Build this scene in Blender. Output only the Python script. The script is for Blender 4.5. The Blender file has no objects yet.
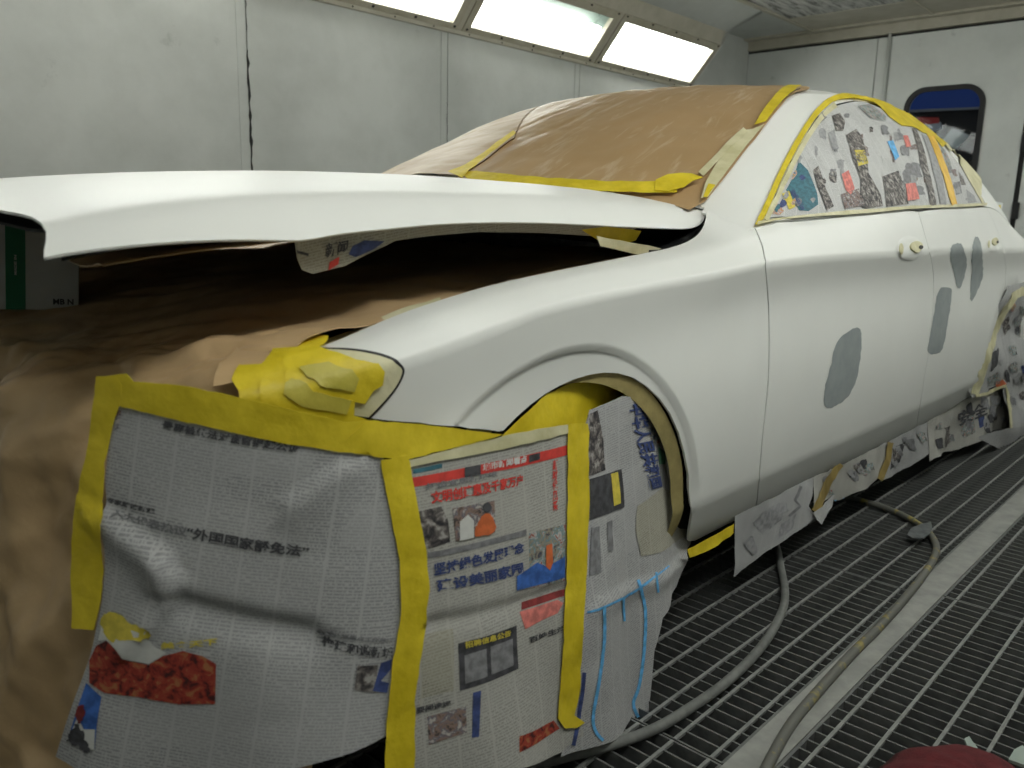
import bpy, bmesh, math, random
import numpy as np
from mathutils import Matrix, Vector
from mathutils.geometry import delaunay_2d_cdt

random.seed(7); np.random.seed(7)
SC = bpy.context.scene
COL = SC.collection

# ------------------------------------------------------------------ camera
CAM = np.array([-1.15, -1.77, 0.953])
FPX = 825.93
YAW, PIT, ROL = math.radians(42.762), math.radians(11.466), math.radians(1.366)
def cam_axes():
    fwd = np.array([math.cos(YAW), math.sin(YAW), 0.0]); right = np.array([math.sin(YAW), -math.cos(YAW), 0.0]); up = np.array([0, 0, 1.0])
    f2 = math.cos(PIT)*fwd - math.sin(PIT)*up; u2 = math.sin(PIT)*fwd + math.cos(PIT)*up
    return math.cos(ROL)*right + math.sin(ROL)*u2, -math.sin(ROL)*right + math.cos(ROL)*u2, f2
RGT, UPV, FWD = cam_axes()
MC = np.array([RGT, -UPV, FWD])
cd = bpy.data.cameras.new('camera'); cam = bpy.data.objects.new('camera', cd); COL.objects.link(cam)
cam.matrix_world = Matrix(((RGT[0], UPV[0], -FWD[0], CAM[0]), (RGT[1], UPV[1], -FWD[1], CAM[1]), (RGT[2], UPV[2], -FWD[2], CAM[2]), (0, 0, 0, 1)))
cd.sensor_fit = 'HORIZONTAL'; cd.sensor_width = 36.0; cd.lens = FPX*36.0/1024.0; cd.clip_start = 0.02
cd.dof.use_dof = True; cd.dof.focus_distance = 1.95; cd.dof.aperture_fstop = 5.0
SC.camera = cam

# ------------------------------------------------------------------ world, exposure
w = bpy.data.worlds.new('world'); SC.world = w; w.use_nodes = True
w.node_tree.nodes['Background'].inputs[0].default_value = (0.55, 0.60, 0.66, 1)
w.node_tree.nodes['Background'].inputs[1].default_value = 0.5
vs = SC.view_settings
vs.view_transform = 'Standard'; vs.look = 'None'; vs.gamma = 1.0; vs.use_curve_mapping = False; vs.exposure = 0.0
LAMP_E = 14.0         # glow of the fluorescent light boxes along both side walls
SC.cycles.max_bounces = 8; SC.cycles.diffuse_bounces = 5; SC.cycles.transparent_max_bounces = 8
SC.cycles.caustics_reflective = False; SC.cycles.caustics_refractive = False
SC.cycles.use_denoising = True

# ------------------------------------------------------------------ numeric helpers
def proj(P):
    c = (P - CAM) @ MC.T
    return np.stack([512 + FPX*c[..., 0]/c[..., 2], 384 + FPX*c[..., 1]/c[..., 2]], -1), c[..., 2]
def ray(u, v): return MC.T @ np.array([(u-512)/FPX, (v-384)/FPX, 1.0])
def onax(u, v, ax, val):
    d = ray(u, v); return CAM + (val-CAM[ax])/d[ax]*d

def cubic(xs, ys):
    xs = np.asarray(xs, float); ys = np.asarray(ys, float)
    h = np.diff(xs); dl = np.diff(ys)/h
    m = np.empty(len(xs)); m[0] = dl[0]; m[-1] = dl[-1]
    for i in range(1, len(xs)-1):
        if dl[i-1]*dl[i] <= 0: m[i] = 0
        else:
            w1 = 2*h[i]+h[i-1]; w2 = h[i]+2*h[i-1]; m[i] = (w1+w2)/(w1/dl[i-1]+w2/dl[i])
    def f(x):
        x = np.asarray(x, float); i = np.clip(np.searchsorted(xs, x)-1, 0, len(h)-1)
        t = np.clip((x-xs[i])/h[i], -0.5, 1.5); t2 = t*t; t3 = t2*t
        return (2*t3-3*t2+1)*ys[i]+(t3-2*t2+t)*h[i]*m[i]+(-2*t3+3*t2)*ys[i+1]+(t3-t2)*h[i]*m[i+1]
    return f
def sstep(a, b, x):
    t = np.clip((x-a)/(b-a), 0, 1); return t*t*(3-2*t)

_T = np.random.RandomState(3).rand(256, 256)
def vnoise(x, y):
    xi = np.floor(x).astype(int); yi = np.floor(y).astype(int); fx = x-xi; fy = y-yi
    fx = fx*fx*(3-2*fx); fy = fy*fy*(3-2*fy)
    a = _T[xi % 256, yi % 256]; b = _T[(xi+1) % 256, yi % 256]; c = _T[xi % 256, (yi+1) % 256]; d = _T[(xi+1) % 256, (yi+1) % 256]
    return (a*(1-fx)+b*fx)*(1-fy)+(c*(1-fx)+d*fx)*fy
def crumple(x, y, s, oct=3, seed=0.0, g=.55):
    r = 0.0; a = 1.0
    for k in range(oct):
        c, sn = math.cos(0.7+1.3*k), math.sin(0.7+1.3*k)
        X = (c*x-sn*y)/s+17.3*k+seed; Y = (sn*x+c*y)/s*0.7+5.1*k+seed*1.7
        r = r+a*(np.abs(2*vnoise(X, Y)-1)-0.4); a *= g; s *= 0.5
    return r

def facet(x, y, s, seed=0.0):
    """piecewise-flat noise: random heights on a triangular lattice, joined by straight facets"""
    x = x/s+seed+.35*np.sin(y/s*.9+seed); y = y/s+seed*1.3+.35*np.sin(x*.8); k = (x+y)*.366; xi = np.floor(x+k).astype(int); yi = np.floor(y+k).astype(int)
    fx = x+k-xi; fy = y+k-yi; h = lambda a, b: _T[a % 256, b % 256]
    up = fx > fy
    a = h(xi, yi); c = h(xi+1, yi+1); b = np.where(up, h(xi+1, yi), h(xi, yi+1)); hi = np.maximum(fx, fy); lo = np.minimum(fx, fy)
    return a*(1-hi)+b*(hi-lo)+c*lo-.5
# ------------------------------------------------------------------ surfaces
class Surf:
    """a parametric surface f(u,v)->xyz; (su,sv) roughly metres per unit; sgn orients its outward normal"""
    def __init__(self, f, dom, su=1.0, sv=1.0, sgn=1, n=90):
        self.f = f; self.dom = dom; self.su = su; self.sv = sv; self.sgn = sgn; self.n = n; self._g = None
    def normal(self, u, v):
        e = 2e-3
        a = (self.f(u+e/self.su, v)-self.f(u-e/self.su, v)); b = (self.f(u, v+e/self.sv)-self.f(u, v-e/self.sv))
        n = np.cross(a, b)*self.sgn
        return n/np.maximum(np.linalg.norm(n, axis=-1, keepdims=True), 1e-12)
    def inv(self, px):
        px = np.asarray(px, float)
        if self._g is None:
            u = np.linspace(self.dom[0], self.dom[1], self.n); v = np.linspace(self.dom[2], self.dom[3], self.n)
            U, V = np.meshgrid(u, v, indexing='ij'); P, d = proj(self.f(U, V)); P[d < 0.05] = 1e6
            self._g = (U.ravel(), V.ravel(), P.reshape(-1, 2))
        U, V, P = self._g
        uv = np.empty((len(px), 2))
        for i, p in enumerate(px):
            k = np.argmin(((P-p)**2).sum(1)); uv[i] = U[k], V[k]
        eu, ev = 1e-4/self.su, 1e-4/self.sv
        for it in range(25):
            p0 = proj(self.f(uv[:, 0], uv[:, 1]))[0]; r = px-p0
            ju = (proj(self.f(uv[:, 0]+eu, uv[:, 1]))[0]-p0)/eu; jv = (proj(self.f(uv[:, 0], uv[:, 1]+ev))[0]-p0)/ev
            det = ju[:, 0]*jv[:, 1]-ju[:, 1]*jv[:, 0]; det = np.where(np.abs(det) < 1e-6, 1e-6, det)
            du = (r[:, 0]*jv[:, 1]-r[:, 1]*jv[:, 0])/det; dv = (ju[:, 0]*r[:, 1]-ju[:, 1]*r[:, 0])/det
            du = np.clip(du, -.05/self.su, .05/self.su); dv = np.clip(dv, -.05/self.sv, .05/self.sv)
            uv[:, 0] = np.clip(uv[:, 0]+du, self.dom[0], self.dom[1]); uv[:, 1] = np.clip(uv[:, 1]+dv, self.dom[2], self.dom[3])
        return uv

# ------------------------------------------------------------------ materials
def mat(name, col, rough=0.5, metal=0.0, **kw):
    m = bpy.data.materials.new(name); m.use_nodes = True
    b = m.node_tree.nodes['Principled BSDF']
    b.inputs['Base Color'].default_value = (*col, 1); b.inputs['Roughness'].default_value = rough; b.inputs['Metallic'].default_value = metal
    for k, v in kw.items(): b.inputs[k.replace('_', ' ')].default_value = v
    return m
class NT:
    def __init__(s, m): s.t = m.node_tree; s.b = s.t.nodes['Principled BSDF']
    def n(s, typ, **kw):
        x = s.t.nodes.new(typ)
        for k, v in kw.items():
            if hasattr(x, k): setattr(x, k, v)
            else: x.inputs[k.replace('_', ' ')].default_value = v
        return x
    def l(s, a, b): s.t.links.new(a, b)
    def math(s, op, a, b=None):
        x = s.n('ShaderNodeMath', operation=op)
        for i, q in enumerate((a, b)):
            if q is None: continue
            if isinstance(q, (int, float)): x.inputs[i].default_value = q
            else: s.l(q, x.inputs[i])
        return x.outputs[0]
    def ramp(s, fac, stops):
        r = s.n('ShaderNodeValToRGB'); e = r.color_ramp.elements
        while len(e) < len(stops): e.new(0.5)
        for el, (p, c) in zip(e, stops): el.position = p; el.color = (*c, 1)
        s.l(fac, r.inputs[0]); return r.outputs[0]
    def mix(s, fac, a, b):
        x = s.n('ShaderNodeMix', data_type='RGBA')
        for sock, q in ((x.inputs['Factor'], fac), (x.inputs['A'], a), (x.inputs['B'], b)):
            pass
        for i, q in ((0, fac), (6, a), (7, b)):
            if isinstance(q, (int, float)): x.inputs[i].default_value = q
            elif isinstance(q, tuple): x.inputs[i].default_value = (*q, 1)
            else: s.l(q, x.inputs[i])
        return x.outputs[2]
def noisy(name, c1, c2, scale, rough=0.5, metal=0.0, detail=4, lo=.35, hi=.65, bump=0.0, bscale=None, coord='Object', stretch=(1, 1, 1), **kw):
    m = mat(name, c1, rough, metal, **kw); t = NT(m)
    tc = t.n('ShaderNodeTexCoord'); mp = t.n('ShaderNodeMapping'); mp.inputs['Scale'].default_value = stretch
    t.l(tc.outputs[coord], mp.inputs['Vector'])
    nz = t.n('ShaderNodeTexNoise', Scale=scale, Detail=detail, Roughness=0.6); t.l(mp.outputs[0], nz.inputs['Vector'])
    t.l(t.ramp(nz.outputs[0], [(lo, c1), (hi, c2)]), t.b.inputs['Base Color'])
    if bump:
        n2 = t.n('ShaderNodeTexNoise', Scale=bscale or scale*4, Detail=3); t.l(mp.outputs[0], n2.inputs['Vector'])
        bp = t.n('ShaderNodeBump', Strength=bump, Distance=0.004); t.l(n2.outputs[0], bp.inputs['Height']); t.l(bp.outputs[0], t.b.inputs['Normal'])
    return m

M = {}
M['paint'] = noisy('white_primer_paint', (.79, .795, .775), (.82, .825, .805), 3.0, rough=0.42, detail=3)
M['primer'] = noisy('grey_primer', (.27, .30, .31), (.33, .36, .365), 14, rough=0.6)
M['black'] = mat('black_plastic', (.008, .008, .009), 0.6)
M['cowl'] = noisy('scuffed_black_plastic', (.008, .008, .009), (.06, .06, .06), 60, rough=0.4, lo=.5, hi=.75)
M['glass'] = mat('car_glass', (.02, .025, .025), 0.08)
M['rubber'] = noisy('tyre_rubber', (.015, .015, .016), (.03, .03, .03), 20, rough=0.8)
M['alloy'] = mat('alloy', (.5, .5, .5), 0.35, 0.9)
M['kraft'] = noisy('kraft_paper', (.50, .345, .185), (.58, .405, .225), 5, rough=0.36, bump=.15, bscale=90)
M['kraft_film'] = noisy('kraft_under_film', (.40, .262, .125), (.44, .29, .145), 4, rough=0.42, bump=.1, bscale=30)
def film_gloss_streaks(m):
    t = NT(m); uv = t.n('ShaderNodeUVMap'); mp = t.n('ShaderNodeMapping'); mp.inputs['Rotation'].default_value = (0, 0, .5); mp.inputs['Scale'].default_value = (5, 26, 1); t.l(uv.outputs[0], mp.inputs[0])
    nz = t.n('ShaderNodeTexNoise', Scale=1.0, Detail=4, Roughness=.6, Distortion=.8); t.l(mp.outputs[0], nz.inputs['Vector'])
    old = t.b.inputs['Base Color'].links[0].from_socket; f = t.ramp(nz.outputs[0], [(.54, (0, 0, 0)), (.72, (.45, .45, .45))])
    t.l(t.mix(f, old, (.72, .62, .48)), t.b.inputs['Base Color'])  # pale streaks paint the film's gloss highlights into the base colour
film_gloss_streaks(M['kraft_film'])
M['film'] = noisy('cloudy_film_on_kraft', (.40, .27, .14), (.56, .44, .30), 16, rough=0.5, stretch=(1, .25, 1))
def tape_mat(name, a, b, rough):
    return noisy(name, tuple(c*.86 for c in a), b, 13, rough=rough, bump=.55, bscale=42, detail=6)
M['tape'] = tape_mat('yellow_masking_tape', (.68, .52, .012), (.78, .61, .03), .5)
M['tape_thin'] = tape_mat('yellow_tape_single_layer', (.52, .45, .06), (.60, .51, .09), .5)
M['tape_cream'] = tape_mat('cream_masking_tape', (.62, .58, .33), (.70, .66, .45), .55)
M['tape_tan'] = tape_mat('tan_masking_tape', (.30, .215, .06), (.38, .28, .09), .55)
M['tape_olive'] = tape_mat('overspray_tape', (.30, .25, .10), (.42, .34, .14), .6)
M['orange_tape'] = tape_mat('orange_tape', (.75, .42, .02), (.80, .5, .06), .55)

def news_mat(name, base, ink, dark=.45, line=0.0046, colw=.052):
    """newsprint: columns of fine print lines over the sheet's own UV (metres)"""
    m = mat(name, base, 0.7); t = NT(m)
    uv = t.n('ShaderNodeUVMap'); sp = t.n('ShaderNodeSeparateXYZ'); t.l(uv.outputs[0], sp.inputs[0])
    u, v = sp.outputs[0], sp.outputs[1]
    ln = t.math('GREATER_THAN', t.math('FRACT', t.math('DIVIDE', v, line)), .38)
    gut = t.math('GREATER_THAN', t.math('FRACT', t.math('DIVIDE', u, colw)), .07)
    n1 = t.n('ShaderNodeTexNoise', Scale=1.0, Detail=2.0); mp = t.n('ShaderNodeMapping'); mp.inputs['Scale'].default_value = (420, 180, 1)
    t.l(uv.outputs[0], mp.inputs[0]); t.l(mp.outputs[0], n1.inputs['Vector'])
    gl = t.math('GREATER_THAN', n1.outputs[0], .46)
    n2 = t.n('ShaderNodeTexVoronoi', Scale=1.0, distance='CHEBYCHEV'); mp2 = t.n('ShaderNodeMapping'); mp2.inputs['Scale'].default_value = (9, 13, 1)
    t.l(uv.outputs[0], mp2.inputs[0]); t.l(mp2.outputs[0], n2.inputs['Vector'])
    sep = t.n('ShaderNodeSeparateColor'); t.l(n2.outputs['Color'], sep.inputs[0])
    blk = t.math('ADD', .55, t.math('MULTIPLY', sep.outputs[1], .5))
    f = t.math('MULTIPLY', t.math('MULTIPLY', ln, gut), t.math('MULTIPLY', gl, blk))
    f = t.math('MULTIPLY', f, dark)
    n3 = t.n('ShaderNodeTexNoise', Scale=6.0, Detail=3); t.l(uv.outputs[0], n3.inputs['Vector'])
    bs = t.ramp(n3.outputs[0], [(.35, tuple(c*.93 for c in base)), (.65, base)])
    t.l(t.mix(f, bs, ink), t.b.inputs['Base Color'])
    return m
M['news'] = news_mat('newsprint', (.46, .46, .465), (.08, .08, .09), .45)
M['news_warm'] = news_mat('newsprint_warm', (.46, .45, .42), (.10, .10, .09), .42)
M['news_white'] = news_mat('newsprint_white', (.60, .60, .60), (.12, .12, .13), .5)
M['news_tan'] = news_mat('newsprint_tan', (.42, .405, .34), (.12, .11, .08), .5)
def ink(name, c, var=.6, scale=60):
    return noisy(name, c, tuple(min(1, x*(1+var)) for x in c), scale, rough=.65, coord='UV', lo=.4, hi=.6)
M['ink'] = ink('black_ink', (.035, .035, .04), 1.2)
M['ink_grey'] = ink('grey_ink', (.16, .16, .17), .6)
M['ink_soft'] = ink('pale_grey_ink', (.26, .26, .27), .4)
M['ink_navy'] = ink('navy_ink', (.03, .045, .13), 1.0)
M['ink_blue'] = ink('blue_ink', (.03, .09, .30), .8)
M['ink_sky'] = ink('sky_blue_ink', (.10, .33, .60), .5)
M['ink_red'] = ink('red_ink', (.58, .05, .04), .25)
M['ink_pink'] = ink('pink_ink', (.50, .15, .13), .6)
M['ink_dred'] = ink('dark_red_ink', (.16, .02, .02), .8)
M['ink_orange'] = ink('orange_ink', (.55, .13, .04), .3)
M['ink_yellow'] = ink('yellow_ink', (.55, .45, .06), .3)
M['ink_teal'] = ink('teal_ink', (.04, .13, .17), .5)
M['ink_green'] = ink('green_ink', (.08, .20, .12), .8)
M['ink_white'] = ink('white_print', (.62, .62, .60), .1)
def photo_mat(name, stops, scale, stretch=(1, 1, 1)):
    m = mat(name, stops[0], .65); t = NT(m)
    uv = t.n('ShaderNodeUVMap'); mp = t.n('ShaderNodeMapping'); mp.inputs['Scale'].default_value = stretch; t.l(uv.outputs[0], mp.inputs[0])
    nz = t.n('ShaderNodeTexNoise', Scale=scale, Detail=4, Roughness=.65, Distortion=.6); t.l(mp.outputs[0], nz.inputs['Vector'])
    k = len(stops); t.l(t.ramp(nz.outputs[0], [(.38+.25*i/(k-1), c) for i, c in enumerate(stops)]), t.b.inputs['Base Color'])
    return m
M['ph_red'] = photo_mat('photo_red_food', [(.05, .01, .01), (.28, .03, .02), (.36, .05, .03), (.40, .16, .06)], 70)
M['ph_dark'] = photo_mat('photo_dark', [(.02, .02, .025), (.08, .07, .07), (.20, .18, .17), (.42, .40, .38)], 60)
M['ph_people'] = photo_mat('photo_people', [(.06, .05, .05), (.30, .20, .16), (.12, .12, .16), (.5, .46, .42)], 70)
M['ph_mixed'] = photo_mat('photo_mixed', [(.05, .06, .09), (.36, .30, .22), (.10, .22, .26), (.52, .5, .48), (.3, .08, .06)], 60)
M['ph_advert'] = photo_mat('photo_advert', [(.05, .10, .20), (.62, .60, .55), (.5, .08, .10), (.60, .48, .10), (.08, .25, .3)], 70)

def wall_mat(name, base, dirt, sc=1.2):
    m = mat(name, base, .45); t = NT(m); tc = t.n('ShaderNodeTexCoord')
    n1 = t.n('ShaderNodeTexNoise', Scale=sc, Detail=7, Roughness=.62); t.l(tc.outputs['Object'], n1.inputs['Vector'])
    a = t.ramp(n1.outputs[0], [(.36, dirt), (.62, base)])
    n2 = t.n('ShaderNodeTexNoise', Scale=5, Detail=5, Roughness=.7); t.l(tc.outputs['Object'], n2.inputs['Vector'])
    s = t.ramp(n2.outputs[0], [(.25, (.62, .62, .62)), (.36, (1, 1, 1))])
    x = t.n('ShaderNodeMix', data_type='RGBA', blend_type='MULTIPLY'); x.inputs[0].default_value = .7
    t.l(a, x.inputs[6]); t.l(s, x.inputs[7]); t.l(x.outputs[2], t.b.inputs['Base Color'])
    return m
M['wall'] = wall_mat('booth_wall_panel', (.57, .585, .565), (.43, .445, .425))
M['wall_back'] = wall_mat('booth_door_panel', (.68, .70, .68), (.57, .59, .57), 1.6)
M['wall_trim'] = noisy('beige_trim', (.40, .375, .30), (.47, .445, .37), 8, rough=.5)
M['frame'] = noisy('dusty_lamp_frame', (.36, .33, .25), (.44, .41, .33), 10, rough=.5)
M['crack'] = mat('crack_black', (.015, .015, .015), .8)
M['reflector'] = mat('lamp_reflector', (.16, .20, .18), .4)
M['grate'] = noisy('galvanised_steel', (.23, .235, .23), (.32, .325, .315), 35, rough=.55, metal=.25)
M['bar'] = noisy('galvanised_steel_bar', (.12, .125, .125), (.19, .195, .19), 35, rough=.55, metal=.25)
M['strip'] = noisy('dusty_steel_strip', (.27, .275, .26), (.37, .37, .35), 16, rough=.65, bump=.1)
M['pit'] = mat('pit_dark', (.012, .012, .012), .9)
M['hose'] = noisy('grey_hose', (.13, .135, .13), (.20, .205, .195), 30, rough=.6)
M['hose2'] = noisy('grey_hose_yellow_stained', (.14, .14, .125), (.34, .28, .08), 26, rough=.6, lo=.54, hi=.66)
M['flap'] = noisy('dark_rubber', (.07, .08, .085), (.16, .17, .175), 30, rough=.6)
M['red'] = noisy('dark_red_cloth', (.10, .012, .016), (.16, .02, .025), 40, rough=.9, bump=.6, bscale=250)
M['fray'] = mat('grey_green_scrap', (.38, .45, .41), .8)
M['carton'] = noisy('white_carton', (.52, .54, .53), (.58, .60, .59), 6, rough=.6)
M['green'] = mat('carton_green', (.01, .16, .08), .5)
M['bluesign'] = mat('blue_sign', (.03, .10, .45), .5)
M['dark'] = mat('dark_exterior', (.015, .014, .015), .8)
M['white'] = mat('white_board', (.65, .68, .68), .5)
def lamp_mat():
    m = bpy.data.materials.new('fluorescent_glow'); m.use_nodes = True; t = m.node_tree; t.nodes.clear()
    o = t.nodes.new('ShaderNodeOutputMaterial'); e = t.nodes.new('ShaderNodeEmission')
    e.inputs[0].default_value = (1.0, .985, .955, 1); e.inputs[1].default_value = LAMP_E; t.links.new(e.outputs[0], o.inputs[0]); return m
M['lamp'] = lamp_mat()
def pane_mat(name, tint, gloss, rough=.05, dirt=0.0):
    m = bpy.data.materials.new(name); m.use_nodes = True; t = m.node_tree; t.nodes.clear()
    o = t.nodes.new('ShaderNodeOutputMaterial'); a = t.nodes.new('ShaderNodeBsdfTransparent'); a.inputs[0].default_value = (*tint, 1)
    g = t.nodes.new('ShaderNodeBsdfGlossy'); g.inputs['Roughness'].default_value = rough
    mx = t.nodes.new('ShaderNodeMixShader'); mx.inputs[0].default_value = gloss
    t.links.new(a.outputs[0], mx.inputs[1]); t.links.new(g.outputs[0], mx.inputs[2]); t.links.new(mx.outputs[0], o.inputs[0]); return m
M['pane'] = pane_mat('lamp_glass', (.95, .97, .95), .04)
M['doorpane'] = pane_mat('door_glass', (.75, .78, .8), .012, .03)
def ceiling_mat():
    m = mat('ceiling_filter', (.3, .3, .29), .8); t = NT(m); tc = t.n('ShaderNodeTexCoord')
    mp = t.n('ShaderNodeMapping'); mp.inputs['Scale'].default_value = (2.2, 16, 1); t.l(tc.outputs['Object'], mp.inputs[0])
    nz = t.n('ShaderNodeTexNoise', Scale=1.6, Detail=6, Roughness=.75, Distortion=.4); t.l(mp.outputs[0], nz.inputs['Vector'])
    t.l(t.ramp(nz.outputs[0], [(.40, (.14, .14, .13)), (.50, (.42, .42, .40)), (.62, (.58, .58, .55))]), t.b.inputs['Base Color']); return m
M['ceiling'] = ceiling_mat()

# ------------------------------------------------------------------ object helpers
def tag(o, label=None, cat=None, group=None, kind=None):
    if label: o['label'] = label
    if cat: o['category'] = cat
    if group: o['group'] = group
    if kind: o['kind'] = kind
    return o
def link(name, me, m, parent=None):
    o = bpy.data.objects.new(name, me); COL.objects.link(o)
    if m is not None and not me.materials: me.materials.append(M[m] if isinstance(m, str) else m)
    if parent is not None: o.parent = parent; o.matrix_parent_inverse = Matrix.Translation(parent.location).inverted()
    return o
def empty(name, loc, label=None, cat=None, group=None):
    o = bpy.data.objects.new(name, None); COL.objects.link(o); o.location = loc; o.empty_display_size = .1
    bpy.context.view_layer.update()
    return tag(o, label, cat, group)
def shade(me): me.polygons.foreach_set('use_smooth', [True]*len(me.polygons))

def resample(uv, step, closed=True):
    uv = [tuple(p) for p in uv]; out = []; n = len(uv)
    for i in range(n if closed else n-1):
        a, b = uv[i], uv[(i+1) % n]; k = max(1, int(math.ceil(math.hypot(a[0]-b[0], a[1]-b[1])/step)))
        for j in range(k): out.append((a[0]+(b[0]-a[0])*j/k, a[1]+(b[1]-a[1])*j/k))
    if not closed: out.append(uv[-1])
    return out
def inside(poly, X, Y):
    c = np.zeros(X.shape, bool); n = len(poly); x0, y0 = poly[-1]
    for x1, y1 in poly:
        cond = ((y1 > Y) != (y0 > Y)) & (X < (x0-x1)*(Y-y1)/((y0-y1) if y0 != y1 else 1e-12)+x1); c ^= cond; x0, y0 = x1, y1
    return c
def cdt(poly, res, row=None, extra=None):
    """triangulate a polygon (metre-like 2D coordinates) with grid points inside"""
    P = resample(poly, res); A = np.array(P)
    xs = np.arange(A[:, 0].min(), A[:, 0].max(), res); ys = np.arange(A[:, 1].min(), A[:, 1].max(), res*.95) if row is None else np.arange(math.floor(A[:, 1].min()/row)*row, A[:, 1].max(), row)
    if len(xs) and len(ys):
        X, Y = np.meshgrid(xs, ys, indexing='ij'); X = X+(np.arange(len(ys)) % 2)[None, :]*res*.5*(row is None)
        k = inside(poly, X, Y); Q = np.stack([X[k], Y[k]], 1)
        keep = []
        for i in range(0, len(Q), 4000):
            d = ((Q[i:i+4000, None, :]-A[None, :, :])**2).sum(2).min(1); keep.append(d > (res*.45)**2)
        if keep: Q = Q[np.concatenate(keep)]
    else: Q = np.zeros((0, 2))
    if extra is not None and len(extra):
        E_ = np.array(extra); E_ = E_[inside(poly, E_[:, 0], E_[:, 1])]; E_ = E_[((E_[:, None, :]-A[None])**2).sum(2).min(1) > (res*.3)**2]
        if len(E_) and len(Q): Q = Q[((Q[:, None, :]-E_[None])**2).sum(2).min(1) > .006**2]
        Q = np.concatenate([Q, E_])
    pts = [Vector(p) for p in P]+[Vector(q) for q in Q]
    r = delaunay_2d_cdt(pts, [], [list(range(len(P)))], 1, 1e-6)
    return np.array([tuple(v) for v in r[0]]), r[2]
def patch(name, S, uv, m, res=.02, off=0.0, thick=.0012, parent=None, rot=0.0, uvscale=1.0, push=None, extra=None):
    """a panel or sheet lying on surface S, bounded by the outline uv"""
    sc = np.array([S.su, S.sv])
    V, F = cdt([tuple(np.asarray(p)*sc) for p in uv], res, getattr(S, 'row', None), None if extra is None else [tuple(np.asarray(p)*sc) for p in extra])
    u, v = V[:, 0]/S.su, V[:, 1]/S.sv
    P = S.f(u, v)
    if off or push is not None:
        o = off if push is None else off+push(u, v)
        P = P+S.normal(u, v)*np.reshape(o, (-1, 1)) if push is not None else P+S.normal(u, v)*off
    me = bpy.data.meshes.new(name)
    F = [tuple(f) for f in F]
    if S.sgn < 0: F = [f[::-1] for f in F]
    me.from_pydata(P.tolist(), [], F); shade(me)
    c, s = math.cos(rot), math.sin(rot)
    L = me.uv_layers.new(name='UVMap'); idx = np.empty(len(me.loops), int); me.loops.foreach_get('vertex_index', idx)
    T = np.stack([c*V[:, 0]-s*V[:, 1], s*V[:, 0]+c*V[:, 1]], 1)*uvscale
    L.data.foreach_set('uv', T[idx].ravel())
    if thick:
        bm = bmesh.new(); bm.from_mesh(me)
        for e in bm.edges:
            if len(e.link_faces) < 2: e.smooth = False
        bm.to_mesh(me); bm.free()
    o = link(name, me, m, parent)
    if thick:
        md = o.modifiers.new('thickness', 'SOLIDIFY'); md.thickness = thick; md.offset = -1.0
    return o
def smooth_px(px, k=4, closed=False):
    """Catmull-Rom through pixel points"""
    p = np.asarray(px, float); n = len(p); out = []
    for i in range(n if closed else n-1):
        p0 = p[(i-1) % n] if closed or i > 0 else p[0]; p1 = p[i]; p2 = p[(i+1) % n]; p3 = p[(i+2) % n] if closed or i+2 < n else p[-1]
        for j in range(k):
            t = j/k; out.append(.5*((2*p1)+(-p0+p2)*t+(2*p0-5*p1+4*p2-p3)*t*t+(-p0+3*p1-3*p2+p3)*t**3))
    if not closed: out.append(p[-1])
    return [tuple(q) for q in out]
def ppatch(name, S, px, m, **kw): return patch(name, S, S.inv(px), m, **kw)
def strip_px(line, w):
    """a ribbon outline around a pixel centre line; w a width or list of widths"""
    p = np.asarray(line, float); n = len(p); ws = np.full(n, w, float) if np.isscalar(w) else np.asarray(w, float)
    t = np.gradient(p, axis=0); t /= np.linalg.norm(t, axis=1, keepdims=True); nn = np.stack([-t[:, 1], t[:, 0]], 1)
    a = p+nn*ws[:, None]/2; b = p-nn*ws[:, None]/2
    return [tuple(q) for q in a]+[tuple(q) for q in b[::-1]]
def boxm(name, lo, hi, m, parent=None, bevel=0.0):
    bm = bmesh.new(); bmesh.ops.create_cube(bm, size=1.0)
    lo = Vector(lo); hi = Vector(hi)
    for v in bm.verts: v.co = Vector(((lo[i]+hi[i])/2+v.co[i]*(hi[i]-lo[i])) for i in range(3))
    if bevel: bmesh.ops.bevel(bm, geom=bm.edges[:], offset=bevel, segments=2, affect='EDGES', profile=.5)
    me = bpy.data.meshes.new(name); bm.to_mesh(me); bm.free()
    return link(name, me, m, parent)
def prism(name, pts, axis_vec, m, parent=None):
    """extrude a planar polygon (3D points) along a vector"""
    n = len(pts); a = [Vector(p) for p in pts]; b = [p+Vector(axis_vec) for p in a]
    F = [tuple(range(n))[::-1], tuple(range(n, 2*n))]+[(i, (i+1) % n, n+(i+1) % n, n+i) for i in range(n)]
    me = bpy.data.meshes.new(name); me.from_pydata([tuple(p) for p in a+b], [], F)
    bm = bmesh.new(); bm.from_mesh(me); bmesh.ops.recalc_face_normals(bm, faces=bm.faces); bm.to_mesh(me); bm.free()
    return link(name, me, m, parent)
def tube(name, pts, r, m, parent=None, seg=12, k=6):
    p = np.array(smooth_px(pts, k)) if k > 1 else np.array(pts, float); n = len(p); V = []; F = []
    t = np.gradient(p, axis=0); t /= np.linalg.norm(t, axis=1, keepdims=True)
    for i in range(n):
        a = np.cross(t[i], [0, 0, 1.0]); a = a/np.linalg.norm(a) if np.linalg.norm(a) > 1e-6 else np.array([1., 0, 0]); b = np.cross(a, t[i])
        for j in range(seg):
            q = 2*math.pi*j/seg; V.append(tuple(p[i]+r*(math.cos(q)*a+math.sin(q)*b)))
    for i in range(n-1):
        for j in range(seg): F.append((i*seg+j, i*seg+(j+1) % seg, (i+1)*seg+(j+1) % seg, (i+1)*seg+j))
    F.append(tuple(range(seg))[::-1]); F.append(tuple(range((n-1)*seg, n*seg)))
    me = bpy.data.meshes.new(name); me.from_pydata(V, [], F); shade(me); return link(name, me, m, parent)
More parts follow.
